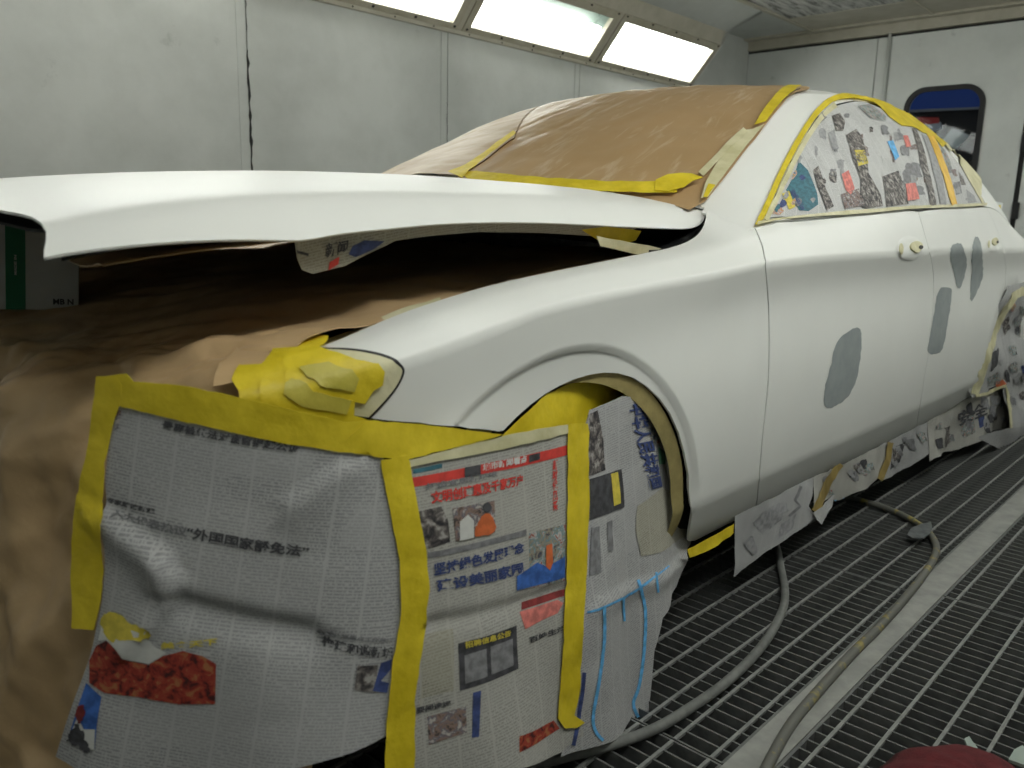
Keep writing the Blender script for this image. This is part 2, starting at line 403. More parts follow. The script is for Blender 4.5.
def lathe(name, prof, m, parent, centre, seg=40):
    """spin (radius, offset-along-y) points about an axle parallel to y"""
    V = []; F = []; k = len(prof)
    for i in range(seg):
        a = 2*math.pi*i/seg
        for r, y in prof: V.append((centre[0]+r*math.cos(a), centre[1]+y, centre[2]+r*math.sin(a)))
    for i in range(seg):
        for j in range(k-1): F.append((i*k+j, i*k+j+1, ((i+1) % seg)*k+j+1, ((i+1) % seg)*k+j))
    me = bpy.data.meshes.new(name); me.from_pydata(V, [], F); shade(me); return link(name, me, m, parent)
#MARK_STRUCTURE
# ================================================================== the booth
YW, XB, XF, ZC = 2.0, 5.9, -2.6, 2.52
def struct(o): o['kind'] = 'structure'; return o
floor = struct(boxm('floor', (XF, -YW, -.42), (XB, YW, -.38), 'pit'))
SEAMS = [-2.6, -1.40, -.155, 1.02, 2.308, 3.539, 4.77, 5.9]
def side_wall(name, s):
    root = empty(name, (0, s*YW, 0)); struct(root)
    boxm('wall_core', (XF, s*YW+(.03 if s > 0 else -.08), -.4), (XB, s*YW+(.08 if s > 0 else -.03), 2.6), 'dark', root)
    for a, b in zip(SEAMS[:-1], SEAMS[1:]):
        lo, hi = sorted((s*YW, s*(YW+.03)))
        boxm('wall_panel', (a+.0025, lo, -.1), (b-.0025, hi, 2.0), 'wall', root, bevel=.002)
    for x in SEAMS[1:-1]:      # raised cover strip right beside each joint
        lo, hi = sorted((s*YW, s*(YW-.004)))
        boxm('cover_strip', (x-.055, lo, -.1), (x-.012, hi, 1.985), 'wall', root, bevel=.0015)
    # ragged black cracks where the sealant has come away
    rnd = random.Random(5)
    for x, z0, z1, wd in ((1.02, .2, 1.70, .019), (1.02, 1.78, 1.86, .006), (1.02, 1.88, 1.95, .005), (2.308, .3, 1.62, .006), (3.539, .5, 1.72, .004)):
        n = max(4, int((z1-z0)/.03)); L = []; R = []
        for i in range(n+1):
            z = z0+(z1-z0)*i/n; wv = wd*(.25+.9*rnd.random())*(.2 if i in (0, n) else 1); cx = x+rnd.uniform(-.003, .003)
            L.append((cx-wv/2, s*(YW-.0012), z)); R.append((cx+wv/2, s*(YW-.0012), z))
        F = [(i, i+1, n+1+i+1, n+1+i) for i in range(n)]
        me = bpy.data.meshes.new('crack'); me.from_pydata(L+R, [], F); link('crack', me, 'crack', root)
    lo, hi = sorted((s*YW, s*(YW-.02)))
    boxm('ledge', (XF, lo, 1.988), (4.99, hi, 2.012), 'wall_trim', root, bevel=.003)
    for i in range(26):
        x = -2.3+i*.28
        boxm('screw', (x-.004, min(s*(YW-.0225), s*(YW-.02)), 1.996), (x+.004, max(s*(YW-.0225), s*(YW-.02)), 2.004), 'dark', root)
    # sloping band that carries the lamps, end infill, soffit
    A, B = np.array([0, s*YW, 2.005]), np.array([0, s*1.742, 2.307]); e2 = (B-A)/np.linalg.norm(B-A); H = np.linalg.norm(B-A)
    nrm = np.array([0, -s*e2[2], -abs(e2[1])]); nrm /= np.linalg.norm(nrm)
    def pt(x, h, d): return tuple(np.array([x, 0, 0])+A+e2*h+nrm*d)
    def slab(nm, x0, x1, h0, h1, d0, d1, m, par):
        return prism(nm, [pt(x0, h0, d0), pt(x0, h1, d0), pt(x0, h1, d1), pt(x0, h0, d1)], (x1-x0, 0, 0), m, par)
    boxm('upper_wall_panel', (4.99, min(s*YW, s*(YW+.03)), 2.0), (XB, max(s*YW, s*(YW+.03)), 2.56), 'wall', root)
    boxm('end_plate', (4.95, min(s*1.60, s*YW), 2.0), (4.99, max(s*1.60, s*YW), 2.52), 'wall', root) if False else prism('end_plate', [(4.95, s*YW, 2.0), (4.95, s*1.742, 2.307), (4.95, s*1.70, 2.40), (4.95, s*1.40, 2.515), (4.95, s*YW, 2.53)], (.04, 0, 0), 'wall', root)
    prism('upper_trim', [(XF, s*1.742, 2.307), (XF, s*1.70, 2.40), (XF, s*1.74, 2.42), (XF, s*1.79, 2.33)], (4.99-XF, 0, 0), 'wall_trim', root)
    prism('soffit', [(XF, s*1.70, 2.40), (XF, s*1.40, 2.515), (XF, s*1.40, 2.56), (XF, s*1.75, 2.45)], (4.99-XF, 0, 0), 'wall', root)
    return root, slab, H
LX = [(3.675, 4.95), (2.40, 3.635), (1.125, 2.36), (-.15, 1.085), (-1.425, -.19)]
LAMP_WORDS = ['nearest the back corner of the far wall', 'second from the back corner of the far wall', 'third from the back corner of the far wall', 'fourth from the back corner of the far wall', 'nearest the front end of the far wall']
for s, nm in ((1, 'wall_left'), (-1, 'wall_right')):
    wroot, slab, H = side_wall(nm, s)
    for k, (a, b) in enumerate(LX):
        lab = ('beige framed fluorescent light box ' + LAMP_WORDS[k]) if s > 0 else ('beige framed fluorescent light box ' + LAMP_WORDS[k].replace('far wall', 'wall behind the photographer'))
        L = empty('light_box', ((a+b)/2, s*1.87, 2.15), lab, 'light', 'light boxes along the booth walls')
        fw = .052
        slab('frame_bar', a, b, .0, fw, -.02, .012, 'frame', L); slab('frame_bar', a, b, H-fw, H, -.02, .012, 'frame', L)
        slab('frame_bar', a, a+fw, fw, H-fw, -.02, .012, 'frame', L); slab('frame_bar', b-fw, b, fw, H-fw, -.02, .012, 'frame', L)
        slab('housing', a, b, .0, .012, -.13, -.02, 'reflector', L); slab('housing', a, b, H-.012, H, -.13, -.02, 'reflector', L)
        slab('housing', a, a+.012, .012, H-.012, -.13, -.02, 'reflector', L); slab('housing', b-.012, b, .012, H-.012, -.13, -.02, 'reflector', L)
        slab('back_plate', a, b, 0, H, -.15, -.13, 'reflector', L)
        slab('glow_panel', a+.03, b-.03, .03, (H-.03) if k in (0, 3, 4) else H*.60, -.075, -.05, 'lamp', L)
        slab('glass_pane', a+fw-.01, b-fw+.01, fw-.01, H-fw+.01, -.008, -.004, 'pane', L)
        for q in range(5):
            x = a+.03+(b-a-.06)*q/4
            slab('clip', x-.006, x+.006, fw*.55, fw*.78, .012, .018, 'dark', L); slab('clip', x-.006, x+.006, H-fw*.3, H-fw*.1, .012, .018, 'dark', L)
        slab('mullion', b, b+.04, 0, H, -.03, .004, 'wall_trim', wroot) if k else None
# back wall made of the booth doors
wb = empty('wall_back', (XB, 0, 0)); struct(wb)
boxm('lintel', (XB-.02, -YW, 2.425), (XB+.08, YW, 2.6), 'wall_trim', wb, bevel=.004)
boxm('lintel_gap', (XB+.03, -YW, 2.39), (XB+.06, YW, 2.43), 'crack', wb)
boxm('ceiling_ledge', (XB-.10, -YW, 2.50), (XB-.02, YW, 2.53), 'wall_trim', wb)
boxm('wall_panel', (XB, .885, -.1), (XB+.05, YW, 2.405), 'wall_back', wb, bevel=.004)
boxm('wall_panel', (XB, .778, -.1), (XB+.045, .88, 2.405), 'wall_back', wb, bevel=.004)
tube('conduit', [(XB-.012, .79, -.1), (XB-.012, .79, 1.2), (XB-.012, .79, 2.43)], .012, 'wall_back', wb, k=1)
def wpt(px): p = onax(px[0], px[1], 0, XB); return (p[1], p[2])
wy0, wz1 = wpt((983, 96)); wy1, _ = wpt((908, 105)); wz1 = wpt((945, 89))[1]; wz0 = wz1-.95
dy0 = wpt((1017, 170))[0]; dy1 = .775
door = empty('door_1', (XB, (dy0+dy1)/2, 0)); struct(door)
# door leaf with a rounded opening
def rrect(y0, y1, z0, z1, r, n=8):
    out = []
    for cy, cz, a0 in ((y1-r, z1-r, 0), (y0+r, z1-r, 90), (y0+r, z0+r, 180), (y1-r, z0+r, 270)):
        for i in range(n+1):
            a = math.radians(a0+90*i/n); out.append((cy+r*math.cos(a), cz+r*math.sin(a)))
    return out
def leaf(name, outer, inner, x0, x1, m, parent):
    bm = bmesh.new(); lay = []
    for x in (x0, x1):
        lay.append(([bm.verts.new((x, y, z)) for y, z in outer], [bm.verts.new((x, y, z)) for y, z in inner]))
    for o, i in lay:
        e = [bm.edges.new((o[k], o[(k+1) % len(o)])) for k in range(len(o))]+[bm.edges.new((i[k], i[(k+1) % len(i)])) for k in range(len(i))]
        bmesh.ops.triangle_fill(bm, use_beauty=True, edges=e)
    for q in (0, 1):
        A, B = lay[0][q], lay[1][q]
        for k in range(len(A)): bm.faces.new((A[k], A[(k+1) % len(A)], B[(k+1) % len(A)], B[k]))
    bmesh.ops.recalc_face_normals(bm, faces=bm.faces)
    me = bpy.data.meshes.new(name); bm.to_mesh(me); bm.free(); return link(name, me, m, parent)
hole = rrect(wy0, wy1, wz0, wz1, .13)
outer = rrect(dy0, dy1, -.1, 2.405, .005, 2)
leaf('door_leaf', outer, hole, XB, XB+.05, 'wall_back', door)
leaf('window_gasket', rrect(wy0-.025, wy1+.025, wz0-.025, wz1+.025, .15), rrect(wy0+.012, wy1-.012, wz0+.012, wz1-.012, .12), XB-.012, XB+.004, 'black', door)
pane = [(XB+.02, y, z) for y, z in rrect(wy0, wy1, wz0, wz1, .13)]
prism('window_pane', pane, (.004, 0, 0), 'doorpane', door)
boxm('wall_panel', (XB, -1.15, -.1), (XB+.05, dy0-.035, 2.405), 'wall_back', wb, bevel=.004)
boxm('wall_panel', (XB, -YW, -.1), (XB+.05, -1.16, 2.405), 'wall_back', wb, bevel=.004)
boxm('door_rubber', (XB+.01, dy0-.04, -.1), (XB+.04, dy0-.002, 2.405), 'crack', wb)
for z in (.55, 1.02, 1.5): boxm('hinge', (XB-.02, dy0-.05, z), (XB-.001, dy0-.005, z+.12), 'black', wb, bevel=.003)
# what shows through the door glass
boxm('yard_wall', (XB+1.6, -2.5, -.4), (XB+1.65, 3.5, 3.6), 'dark'); bpy.data.objects['yard_wall']['kind'] = 'structure'
def ypt(u, v, x): p = onax(u, v, 0, x); return (x, p[1], p[2])
XY = XB+1.56
sg = prism('blue_board', [ypt(880, 70, XY), ypt(1010, 62, XY), ypt(1010, 105.5, XY), ypt(880, 111, XY)], (.035, 0, 0), 'bluesign'); tag(sg, 'blue fascia board seen through the top of the door window', 'board')
prism('board_edge', [ypt(880, 111, XY), ypt(1010, 105.5, XY), ypt(1010, 107.5, XY), ypt(880, 113.5, XY)], (.035, 0, 0), 'ink_soft', sg)
rb = prism('red_white_board', [ypt(918, 119, XY), ypt(940, 122, XY), ypt(941, 129, XY), ypt(930, 133, XY)], (.035, 0, 0), 'white'); tag(rb, 'white board with a red band seen through the door window', 'board')
prism('red_band', [ypt(916, 117, XY-.005), ypt(939, 117.5, XY-.005), ypt(939, 123, XY-.005), ypt(922, 125, XY-.005)], (.005, 0, 0), 'ink_red', rb)
pp = [wpt((939, 143)), wpt((951, 128)), wpt((969, 135)), wpt((955, 149))]
nt = prism('paper_notice', [(XB+.03, y, z) for y, z in pp], (.002, 0, 0), 'white'); tag(nt, 'tilted white notice stuck behind the rounded door window', 'notice')
wf = struct(boxm('wall_front', (XF-.05, -YW, -.4), (XF, YW, 2.6), 'wall'))
ce = empty('ceiling', (1.6, 0, ZC)); struct(ce)
boxm('filter_panel', (XF, -1.42, ZC), (5.35, 1.42, ZC+.05), 'ceiling', ce)
boxm('end_panel', (5.35, -1.42, ZC-.004), (XB, 1.42, ZC+.05), 'wall_trim', ce)
for q in (-1, 1): boxm('corner_panel', (4.99, min(q*1.42, q*YW), ZC-.004), (XB, max(q*1.42, q*YW), ZC+.05), 'wall', ce)
for y in (-1.40, -.47, .47, 1.40): boxm('ceiling_rail', (XF, y-.02, ZC-.012), (XB, y+.02, ZC+.002), 'wall_trim', ce)
for x in (-1.4, .1, 1.6, 3.1, 4.55): boxm('ceiling_rail', (x-.015, -1.40, ZC-.01), (x+.015, 1.40, ZC+.001), 'wall_trim', ce)

# ------------------------------------------------------------------ floor gratings
def bar_mesh(name, size, m):
    o = boxm(name, tuple(-s/2 for s in size), tuple(s/2 for s in size), m); me = o.data; bpy.data.objects.remove(o); return me
PITCH, RP = 1.0/24, .0767
def grating(x0, y0, y1, ymark, individual):
    root = empty('floor_grating', (x0+.5, (y0+y1)/2, 0)); struct(root)
    bars = [x0+.004+i*(.992/28) for i in range(29)]
    n0 = int(math.floor((y0-ymark)/RP))+1; rods = [ymark+i*RP for i in range(n0, n0+60) if ymark+i*RP < y1-.006]
    if individual:
        bme = bar_mesh('bearing_bar', (.0042, y1-y0-.006, .032), 'bar'); rme = bar_mesh('cross_rod', (.994, .0070, .006), 'grate')
        for x in bars:
            o = link('bearing_bar', bme, 'bar', root); o.matrix_parent_inverse = Matrix(); o.location = (x-root.location.x, 0, -.0165)
        for y in rods:
            o = link('cross_rod', rme, 'grate', root); o.matrix_parent_inverse = Matrix(); o.location = (0, y-root.location.y, -.0025)
        for y in (y0+.003, y1-.003):
            boxm('edge_bar', (x0+.003, y-.003, -.033), (x0+.997, y+.003, .0), 'bar', root)
    else:
        for nm, m, boxes in (('bearing_bars', 'bar', [((x-.0021, y0, -.032), (x+.0021, y1, -.0005)) for x in bars]), ('cross_rods', 'grate', [((x0+.003, y-.0035, -.0055), (x0+.997, y+.0035, .0005)) for y in rods])):
            V = []; F = []
            for lo, hi in boxes:
                b = len(V)
                V += [(x, y, z) for x in (lo[0], hi[0]) for y in (lo[1], hi[1]) for z in (lo[2], hi[2])]
                F += [tuple(b+i for i in f) for f in ((0, 1, 3, 2), (4, 6, 7, 5), (0, 4, 5, 1), (2, 3, 7, 6), (0, 2, 6, 4), (1, 5, 7, 3))]
            me = bpy.data.meshes.new(nm); me.from_pydata(V, [], F); o = link(nm, me, m, root); o['kind'] = 'stuff'
for k in range(-3, 6):
    vis = -1 <= k <= 3
    grating(.084+k, -1.166, -.166, -1.140, vis)
    grating(.119+k, -1.98, -1.237, -1.2695, vis)
    grating(.084+k, -.160, 1.166, -1.140, False)
    grating(.119+k, 1.237, 1.98, 1.2695, False)
for y in (-1.2015, 1.2015):
    st = boxm('trim_1' if y < 0 else 'trim_2', (XF, y-.0345, -.03), (XB, y+.0345, .002), 'strip'); struct(st)
for y in (-.163, 1.166, -1.166, -1.237):
    o = boxm('support_beam', (XF, y-.02, -.38), (XB, y+.02, -.034), 'dark'); struct(o)
#MARK_CAR
# ================================================================== the car
CX, CZ, AR = -.052, .323, .372          # front axle, arch radius
RX, RZ = 2.955, .315                    # rear axle
_W = cubic([-.90, -.85, -.75, -.65, -.55, -.45, -.30, -.1, .1, .6, 1.5, 2.6, 3.0, 3.4, 3.75, 4.05], [.50, .60, .715, .785, .835, .870, .902, .920, .926, .926, .932, .934, .930, .905, .86, .78])
_zc = cubic([-.9, -.6, -.37, -.25, -.14, .056, .4, .6, 1.17, 1.87, 2.66, 3.3, 4.05], [.70, .715, .758, .787, .813, .832, .853, .866, .875, .876, .868, .86, .84])
# top control points (inward from the crease) : y and z by station
_xt = [-.9, -.6, -.47, -.3, 0, .3, .47, .60, .75, 1.24, 1.65, 2.2, 2.6, 3.2, 3.6, 4.05]
_y7 = cubic(_xt, [.45, .77, .833, .868, .882, .888, .890, .890, .898, .903, .903, .898, .890, .850, .80, .70])
_z7 = cubic(_xt, [.72, .735, .758, .805, .847, .868, .885, .903, .912, .925, .937, .945, .95, .925, .90, .88])
_y8 = cubic(_xt, [.40, .73, .805, .83, .842, .848, .855, .860, .880, .886, .886, .880, .868, .825, .765, .66])
_z8 = cubic(_xt, [.73, .745, .768, .815, .857, .882, .905, .934, .940, .958, .975, .99, 1.0, .955, .925, .89])
_y9 = cubic(_xt, [.34, .64, .735, .745, .75, .745, .745, .752, .866, .873, .873, .866, .853, .80, .73, .62])
_z9 = cubic(_xt, [.735, .75, .768, .812, .858, .885, .905, .978, .955, .981, 1.003, 1.022, 1.035, .985, .945, .90])
SMOOTH = [1, 1, 0, 1, 1, 1, 0, 1, 1, 1]
def side_f(x, v):
    x = np.asarray(x, float); v = np.asarray(v, float); W = _W(x); zc = _zc(x)
    fl = sstep(-.5, -.2, x)
    cs = .35+.65*sstep(-.15, .75, x)
    Y = [W-.085, W-.046, W-.006, W-.000, W-.005, W-.012-.012*cs, W-.012+.009*cs, _y7(x), _y8(x), _y9(x)]
    Z = [np.full_like(x, .20), np.full_like(x, .258), np.full_like(x, .352), np.full_like(x, .46), .60+0*x, zc-.105, zc, _z7(x), _z8(x), _z9(x)]
    Y = np.stack(np.broadcast_arrays(*Y)); Z = np.stack(np.broadcast_arrays(*Z)); K = len(SMOOTH)
    i = np.clip(np.floor(v).astype(int), 0, K-2); t = v-i
    def g(A, j): return np.take_along_axis(A, np.clip(j, 0, K-1)[None], 0)[0]
    sm = np.array(SMOOTH, float)
    def comp(A):
        a, b = g(A, i), g(A, i+1); d = b-a
        ma = np.where((sm[i] > 0) & (i > 0), (b-g(A, i-1))*.5, d); mb = np.where((sm[i+1] > 0) & (i+1 < K-1), (g(A, i+2)-a)*.5, d)
        t2 = t*t; t3 = t2*t
        return (2*t3-3*t2+1)*a+(t3-2*t2+t)*ma+(-2*t3+3*t2)*b+(t3-t2)*mb
    y = comp(Y); z = comp(Z)
    for cx, cz in ((CX, CZ), (RX, RZ)):
        r = np.hypot(x-cx, z-cz); y = y-(.0075*(1-sstep(.405, .413, r))+.16*np.clip(.409-r, 0, .08))*(z < .8)*sstep(.30, .40, z)
    return np.stack([x, -y, z], -1)
SIDE = Surf(lambda x, v: side_f(*np.broadcast_arrays(np.asarray(x, float), np.asarray(v, float))), (-.9, 4.05, 0, 9), 1.0, .085, sgn=1, n=160)
SIDE.row = .085/6
def side_v(x, z):
    lo, hi = 0.0, 9.0
    for _ in range(40):
        m = (lo+hi)/2
        if SIDE.f(np.array([x]), np.array([m]))[0, 2] < z: lo = m
        else: hi = m
    return lo
# cabin: windscreen, roof and rear window as one skin (x, w) and the side glass (x, t)
_zr = cubic([.30, .42, .6, .84, 1.05, 1.3, 1.5, 1.7, 2.0, 2.3, 2.63, 2.9, 3.13, 3.45, 3.75, 4.05], [.97, 1.03, 1.112, 1.212, 1.297, 1.376, 1.407, 1.426, 1.436, 1.422, 1.378, 1.322, 1.258, 1.15, 1.075, 1.02])
_yr = cubic([.45, .62, 1.0, 1.42, 1.8, 2.25, 2.76, 3.2, 3.6, 4.05], [.77, .74, .664, .585, .572, .572, .575, .582, .59, .58])
def roof_f(x, w):
    x, w = np.broadcast_arrays(np.asarray(x, float), np.asarray(w, float)); y = w*_yr(x); q = (y/.74)**2
    bow = .20*(1-sstep(1.6, 3.2, x)*.55)
    z = _zr(x-bow*q)-.030*(y/.6)**2-.03*sstep(.85, 1.0, np.abs(w))*sstep(1.3, 1.7, x)*0.35
    return np.stack([x, y, z], -1)
ROOF = Surf(roof_f, (.40, 4.05, -1, 1), 1.0, .62, sgn=1, n=120)
_yb = cubic(_xt[6:], [.80, .858, .868, .875, .875, .868, .855, .802, .732, .622]); _zb = cubic(_xt[6:], [.915, .934, .955, .981, 1.003, 1.022, 1.035, .985, .945, .90])
def glass_f(x, t):
    x, t = np.broadcast_arrays(np.asarray(x, float), np.asarray(t, float)); R = roof_f(x, -1.0+0*x)
    yb, zb = _yb(x), _zb(x); h = np.maximum(R[..., 2]-zb, 0.01); y = yb+(-R[..., 1]-yb)*t; z = zb+(R[..., 2]-zb)*t
    bul = .030*4*t*(1-t)*np.clip(h/.35, .1, 1)
    return np.stack([x, -y-bul*.85, z+bul*.5], -1)
GLASS = Surf(glass_f, (.52, 3.9, 0, 1.0), 1.0, .45, sgn=1, n=140)

car = empty('car', (1.45, 0, 0), 'white primed sedan with popped hood masked with paper and tape', 'car')
def mirrored(o, name, parent=car):
    c = o.copy(); c.name = name; COL.objects.link(c); c.parent = parent
    c.matrix_parent_inverse = Matrix.Translation(parent.location).inverted() @ Matrix.Diagonal((1, -1, 1, 1)); return c
door_line = [(754.2, 228), (759, 239), (762.6, 250), (765.6, 275), (767.8, 305), (768.6, 340), (767.6, 380), (764.8, 410), (761.6, 440), (758.7, 475), (756.5, 500), (754.6, 511)]
arch_px = [(688.6, 541), (689.6, 530), (690.6, 505), (688.8, 475), (684.6, 453), (679, 433), (670.5, 414), (660, 399), (647, 386.5), (633, 377.5), (618, 373.2), (604, 372.6), (590, 374.6), (575, 379), (560, 385.5), (545, 394), (530, 405), (516, 417.5), (503.5, 430.5)]
fender_px = ([(318, 347.5)]+smooth_px([(322, 346.5), (350, 335), (400, 314), (450, 297), (500, 283), (560, 270), (600, 262), (640, 254), (665, 249), (683, 243.5), (695, 237), (702, 229), (706, 218), (707, 207)], 3)
  + [(712, 205.5), (719, 202.5), (727, 200.5), (740, 204), (756, 209.3)] + smooth_px(door_line, 3) + [(735, 520.3), (712, 532), (695, 540.5)] + arch_px + [(498, 431.5), (470, 428.5), (420, 422.5), (366, 417.5), (350, 405), (330, 372)])
ring = [(CX+r*math.cos(a), side_v(CX+r*math.cos(a), CZ+r*math.sin(a))) for r in (.396, .405, .413, .422) for a in np.linspace(.25, 2.75, 150)]
fender = ppatch('front_fender', SIDE, fender_px, 'paint', res=.016, thick=.006, parent=car, extra=ring)
mirrored(fender, 'front_fender')
bline = [(918.2, 212), (923, 228), (928.5, 248), (931.8, 262), (933.6, 280), (933.2, 300), (931.4, 325), (928.3, 352), (924.6, 377), (920.8, 400), (917.6, 420), (916.8, 429)]
g = 1.15
fd_px = smooth_px([(x+g, y) for x, y in door_line], 3)+[(800, 487.3), (850, 463), (900, 437.3)]+smooth_px([(x-.15, y) for x, y in bline], 3)[::-1]+[(905, 208), (880, 210), (860, 212), (830, 215), (800, 218), (775, 222)]
fdoor = ppatch('front_door', SIDE, fd_px, 'paint', res=.020, thick=.006, parent=car); mirrored(fdoor, 'front_door')
rline = [(986, 207.5), (992, 218), (998, 232), (1003, 250), (1006, 268), (1005.5, 283), (1003.5, 300), (998, 315), (992, 335), (986, 355), (980, 374), (973, 394)]
rd_px = smooth_px([(x+.15, y) for x, y in bline], 3)+[(935, 418), (950, 408.8), (962, 401)]+rline[::-1]+[(960, 204), (940, 205)]
rdoor = ppatch('rear_door', SIDE, rd_px, 'paint', res=.022, thick=.006, parent=car); mirrored(rdoor, 'rear_door')
ruv = [tuple(p) for p in SIDE.inv([(x+.1, y) for x, y in rline])]
quv = list(ruv)
a0 = math.atan2(.29-RZ, ruv[-1][0]-RX)
for i in range(25):
    a = math.radians(172-166*i/24); px, pz = RX+.372*math.cos(a), RZ+.372*math.sin(a)
    if px > max(p[0] for p in ruv[-1:]) and (pz > .45 or px > RX): quv.append((px, side_v(px, pz)))
quv = [p for p in quv if not (p in ruv[-4:])] if False else quv
quv += [(3.34, side_v(3.34, .258)), (4.0, side_v(4.0, .30)), (4.05, 3), (4.05, 9), (3.2, 9), (2.8, 9)]
quarter = patch('rear_quarter_panel', SIDE, quv, 'paint', res=.03, thick=.006, parent=car); mirrored(quarter, 'rear_quarter_panel')
# cabin skins
roof = patch('roof', ROOF, [(.62, -1), (1.0, -1), (1.42, -1), (2.2, -1), (3.0, -1), (4.05, -1), (4.05, 1), (3.0, 1), (2.2, 1), (1.42, 1), (1.0, 1), (.62, 1), (.54, .6), (.45, 0), (.54, -.6)], 'paint', res=.035, thick=.006, parent=car)
pill = patch('side_frame', GLASS, [(.60, 0), (3.9, 0), (3.9, 1), (.60, 1)], 'paint', res=.03, thick=.006, parent=car); mirrored(pill, 'side_frame')
def roof_glass(name, uv): return patch(name, ROOF, uv, 'glass', res=.04, off=.003, thick=.003, parent=car)
roof_glass('windscreen', [(.66, -.95), (1.36, -.92), (1.30, 0), (1.36, .92), (.66, .95), (.50, 0)])
roof_glass('rear_window', [(2.75, -.86), (3.45, -.84), (3.50, 0), (3.45, .84), (2.75, .86), (2.70, 0)])
win_px = [(764, 216.5), (775, 195), (790, 162), (808, 131), (824, 111), (838, 104), (855, 101), (875, 104), (900, 114), (925, 132), (948, 158), (966, 183), (979, 200), (950, 202), (910, 204), (870, 207), (820, 211)]
sg_ = ppatch('side_window', GLASS, win_px, 'glass', res=.03, off=.002, thick=.003, parent=car); mirrored(sg_, 'side_window')
# tail, underbody, dark inner shell
def tail_f(y, t):
    y, t = np.broadcast_arrays(np.asarray(y, float), np.asarray(t, float)); return np.stack([4.05+.05*(1-(y/.8)**2)+.06*np.sin(math.pi*t)*(1-(y/.8)**2), y, .25+.68*t], -1)
TAIL = Surf(tail_f, (-.8, .8, 0, 1), 1, .8, sgn=1)
patch('rear_bumper', TAIL, [(-.78, 0), (.78, 0), (.72, .45), (-.72, .45)], 'paint', res=.06, thick=.006, parent=car)
patch('boot_lid', TAIL, [(-.72, .46), (.72, .46), (.66, 1), (-.66, 1)], 'paint', res=.06, thick=.006, parent=car)
boxm('underbody', (.36, -.80, .24), (2.55, .80, .30), 'black', car, bevel=.01)
sh = patch('inner_shell', SIDE, [(.36, .6), (2.52, .6), (2.52, 8.9), (.62, 8.9), (.50, 6.4), (.36, 6)], 'black', res=.06, off=-.028, thick=.004, parent=car); mirrored(sh, 'inner_shell')
boxm('engine_bay', (-.50, -.52, .24), (.60, .52, .70), 'black', car, bevel=.02)
for sgn in (1, -1):
    boxm('firewall', (.62, -.70, .30), (.70, .70, .93), 'black', car, bevel=.01) if sgn > 0 else None
def cowl_f(x, y):
    x, y = np.broadcast_arrays(np.asarray(x, float), np.asarray(y, float)); return np.stack([x, y, .885+.10*sstep(.45, .72, x)+.03*(1-(y/.75)**2)], -1)
COWL = Surf(cowl_f, (.3, .8, -.8, .8), 1, 1, sgn=1)
patch('cowl_panel', COWL, [(.42, -.735), (.62, -.75), (.66, -.70), (.55, 0), (.66, .70), (.62, .75), (.42, .735), (.36, 0)], 'cowl', res=.04, thick=.01, parent=car)
def make_wheel(cx, cy, cz, s):
    wh = bpy.data.objects.new('wheel', None); COL.objects.link(wh); wh.parent = car; wh.matrix_parent_inverse = Matrix.Translation(car.location).inverted(); wh.location = (cx, cy, cz)
    def up(o): o.parent = wh; o.matrix_parent_inverse = Matrix.Translation((-cx, -cy, -cz)) ; return o
    up(lathe('tyre', [(.225, -.10), (.27, -.118), (.31, -.11), (.323, -.085), (.323, .085), (.31, .11), (.27, .118), (.225, .10)], 'rubber', None, (cx, cy, cz)))
    up(lathe('rim', [(.228, -.10), (.215, -.085), (.20, -.02), (.20, .09), (.228, .10)], 'alloy', None, (cx, cy, cz)))
    up(lathe('hub', [(.0, -.06*1.0 if s < 0 else .06), (.05, -.06 if s < 0 else .06), (.065, 0)], 'alloy', None, (cx, cy, cz), 20))
    for k in range(5):
        a = 2*math.pi*k/5+.3; d = np.array([math.cos(a), 0, math.sin(a)]); n = np.array([-math.sin(a), 0, math.cos(a)]); c = np.array([cx, cy+s*.05, cz])
        up(prism('spoke', [tuple(c+d*.03+n*.03), tuple(c+d*.21+n*.018), tuple(c+d*.21-n*.018), tuple(c+d*.03-n*.03)], (0, -s*.03, 0), 'alloy', None))
for cx, cz in ((CX, .323), (RX, .323)):
    make_wheel(cx, -.685, cz, -1); make_wheel(cx, .685, cz, 1)

# hood, propped open at the front
_hc = cubic([-.92, -.80, -.65, -.4, -.14, .1, .35, .62, .75], [.955, .973, .999, 1.024, 1.038, 1.043, 1.042, 1.034, 1.028])
_hk = cubic([-.92, -.79, -.73, -.60, -.445, -.2, .1, .4, .62, .75], [.922, .934, .947, .965, .978, .990, .995, .992, .990, .99])
_he = cubic([-.92, -.82, -.76, -.64, -.49, -.416, -.31, -.137, .076, .27, .50, .57, .62, .68], [.884, .896, .905, .913, .917, .924, .932, .941, .943, .939, .935, .945, .968, .985])
def hood_f(x, y):
    x, y = np.broadcast_arrays(np.asarray(x, float), np.asarray(y, float)); a = np.abs(y)
    yk = .685; c, k, e = _hc(x), _hk(x), _he(x); d = c-k
    inner = c-d*(.35*(np.minimum(a, yk)/yk)**2+.65*(np.minimum(a, yk)/yk)**4)
    t = np.clip((a-yk)/(.75-yk), 0, 1.6)
    s0 = -(d/yk)*3.3*(.75-yk)*sstep(-.75, .0, x)      # soft shoulder towards the windscreen, hard edge at the front
    outer = k+s0*t+(e-k-s0)*t*t*(1-.0*t)
    tf = (k+(e-k)*t)
    outer = outer*sstep(-.7, -.1, x)+tf*(1-sstep(-.7, -.1, x))
    z = np.where(a < yk, inner, outer)
    return np.stack([x, y, z], -1)
HOOD = Surf(hood_f, (-.92, .75, -.80, .80), 1, 1, sgn=1, n=150)
HOODL = Surf(hood_f, (-.92, .68, -.80, -.30), 1, 1, sgn=1, n=160)
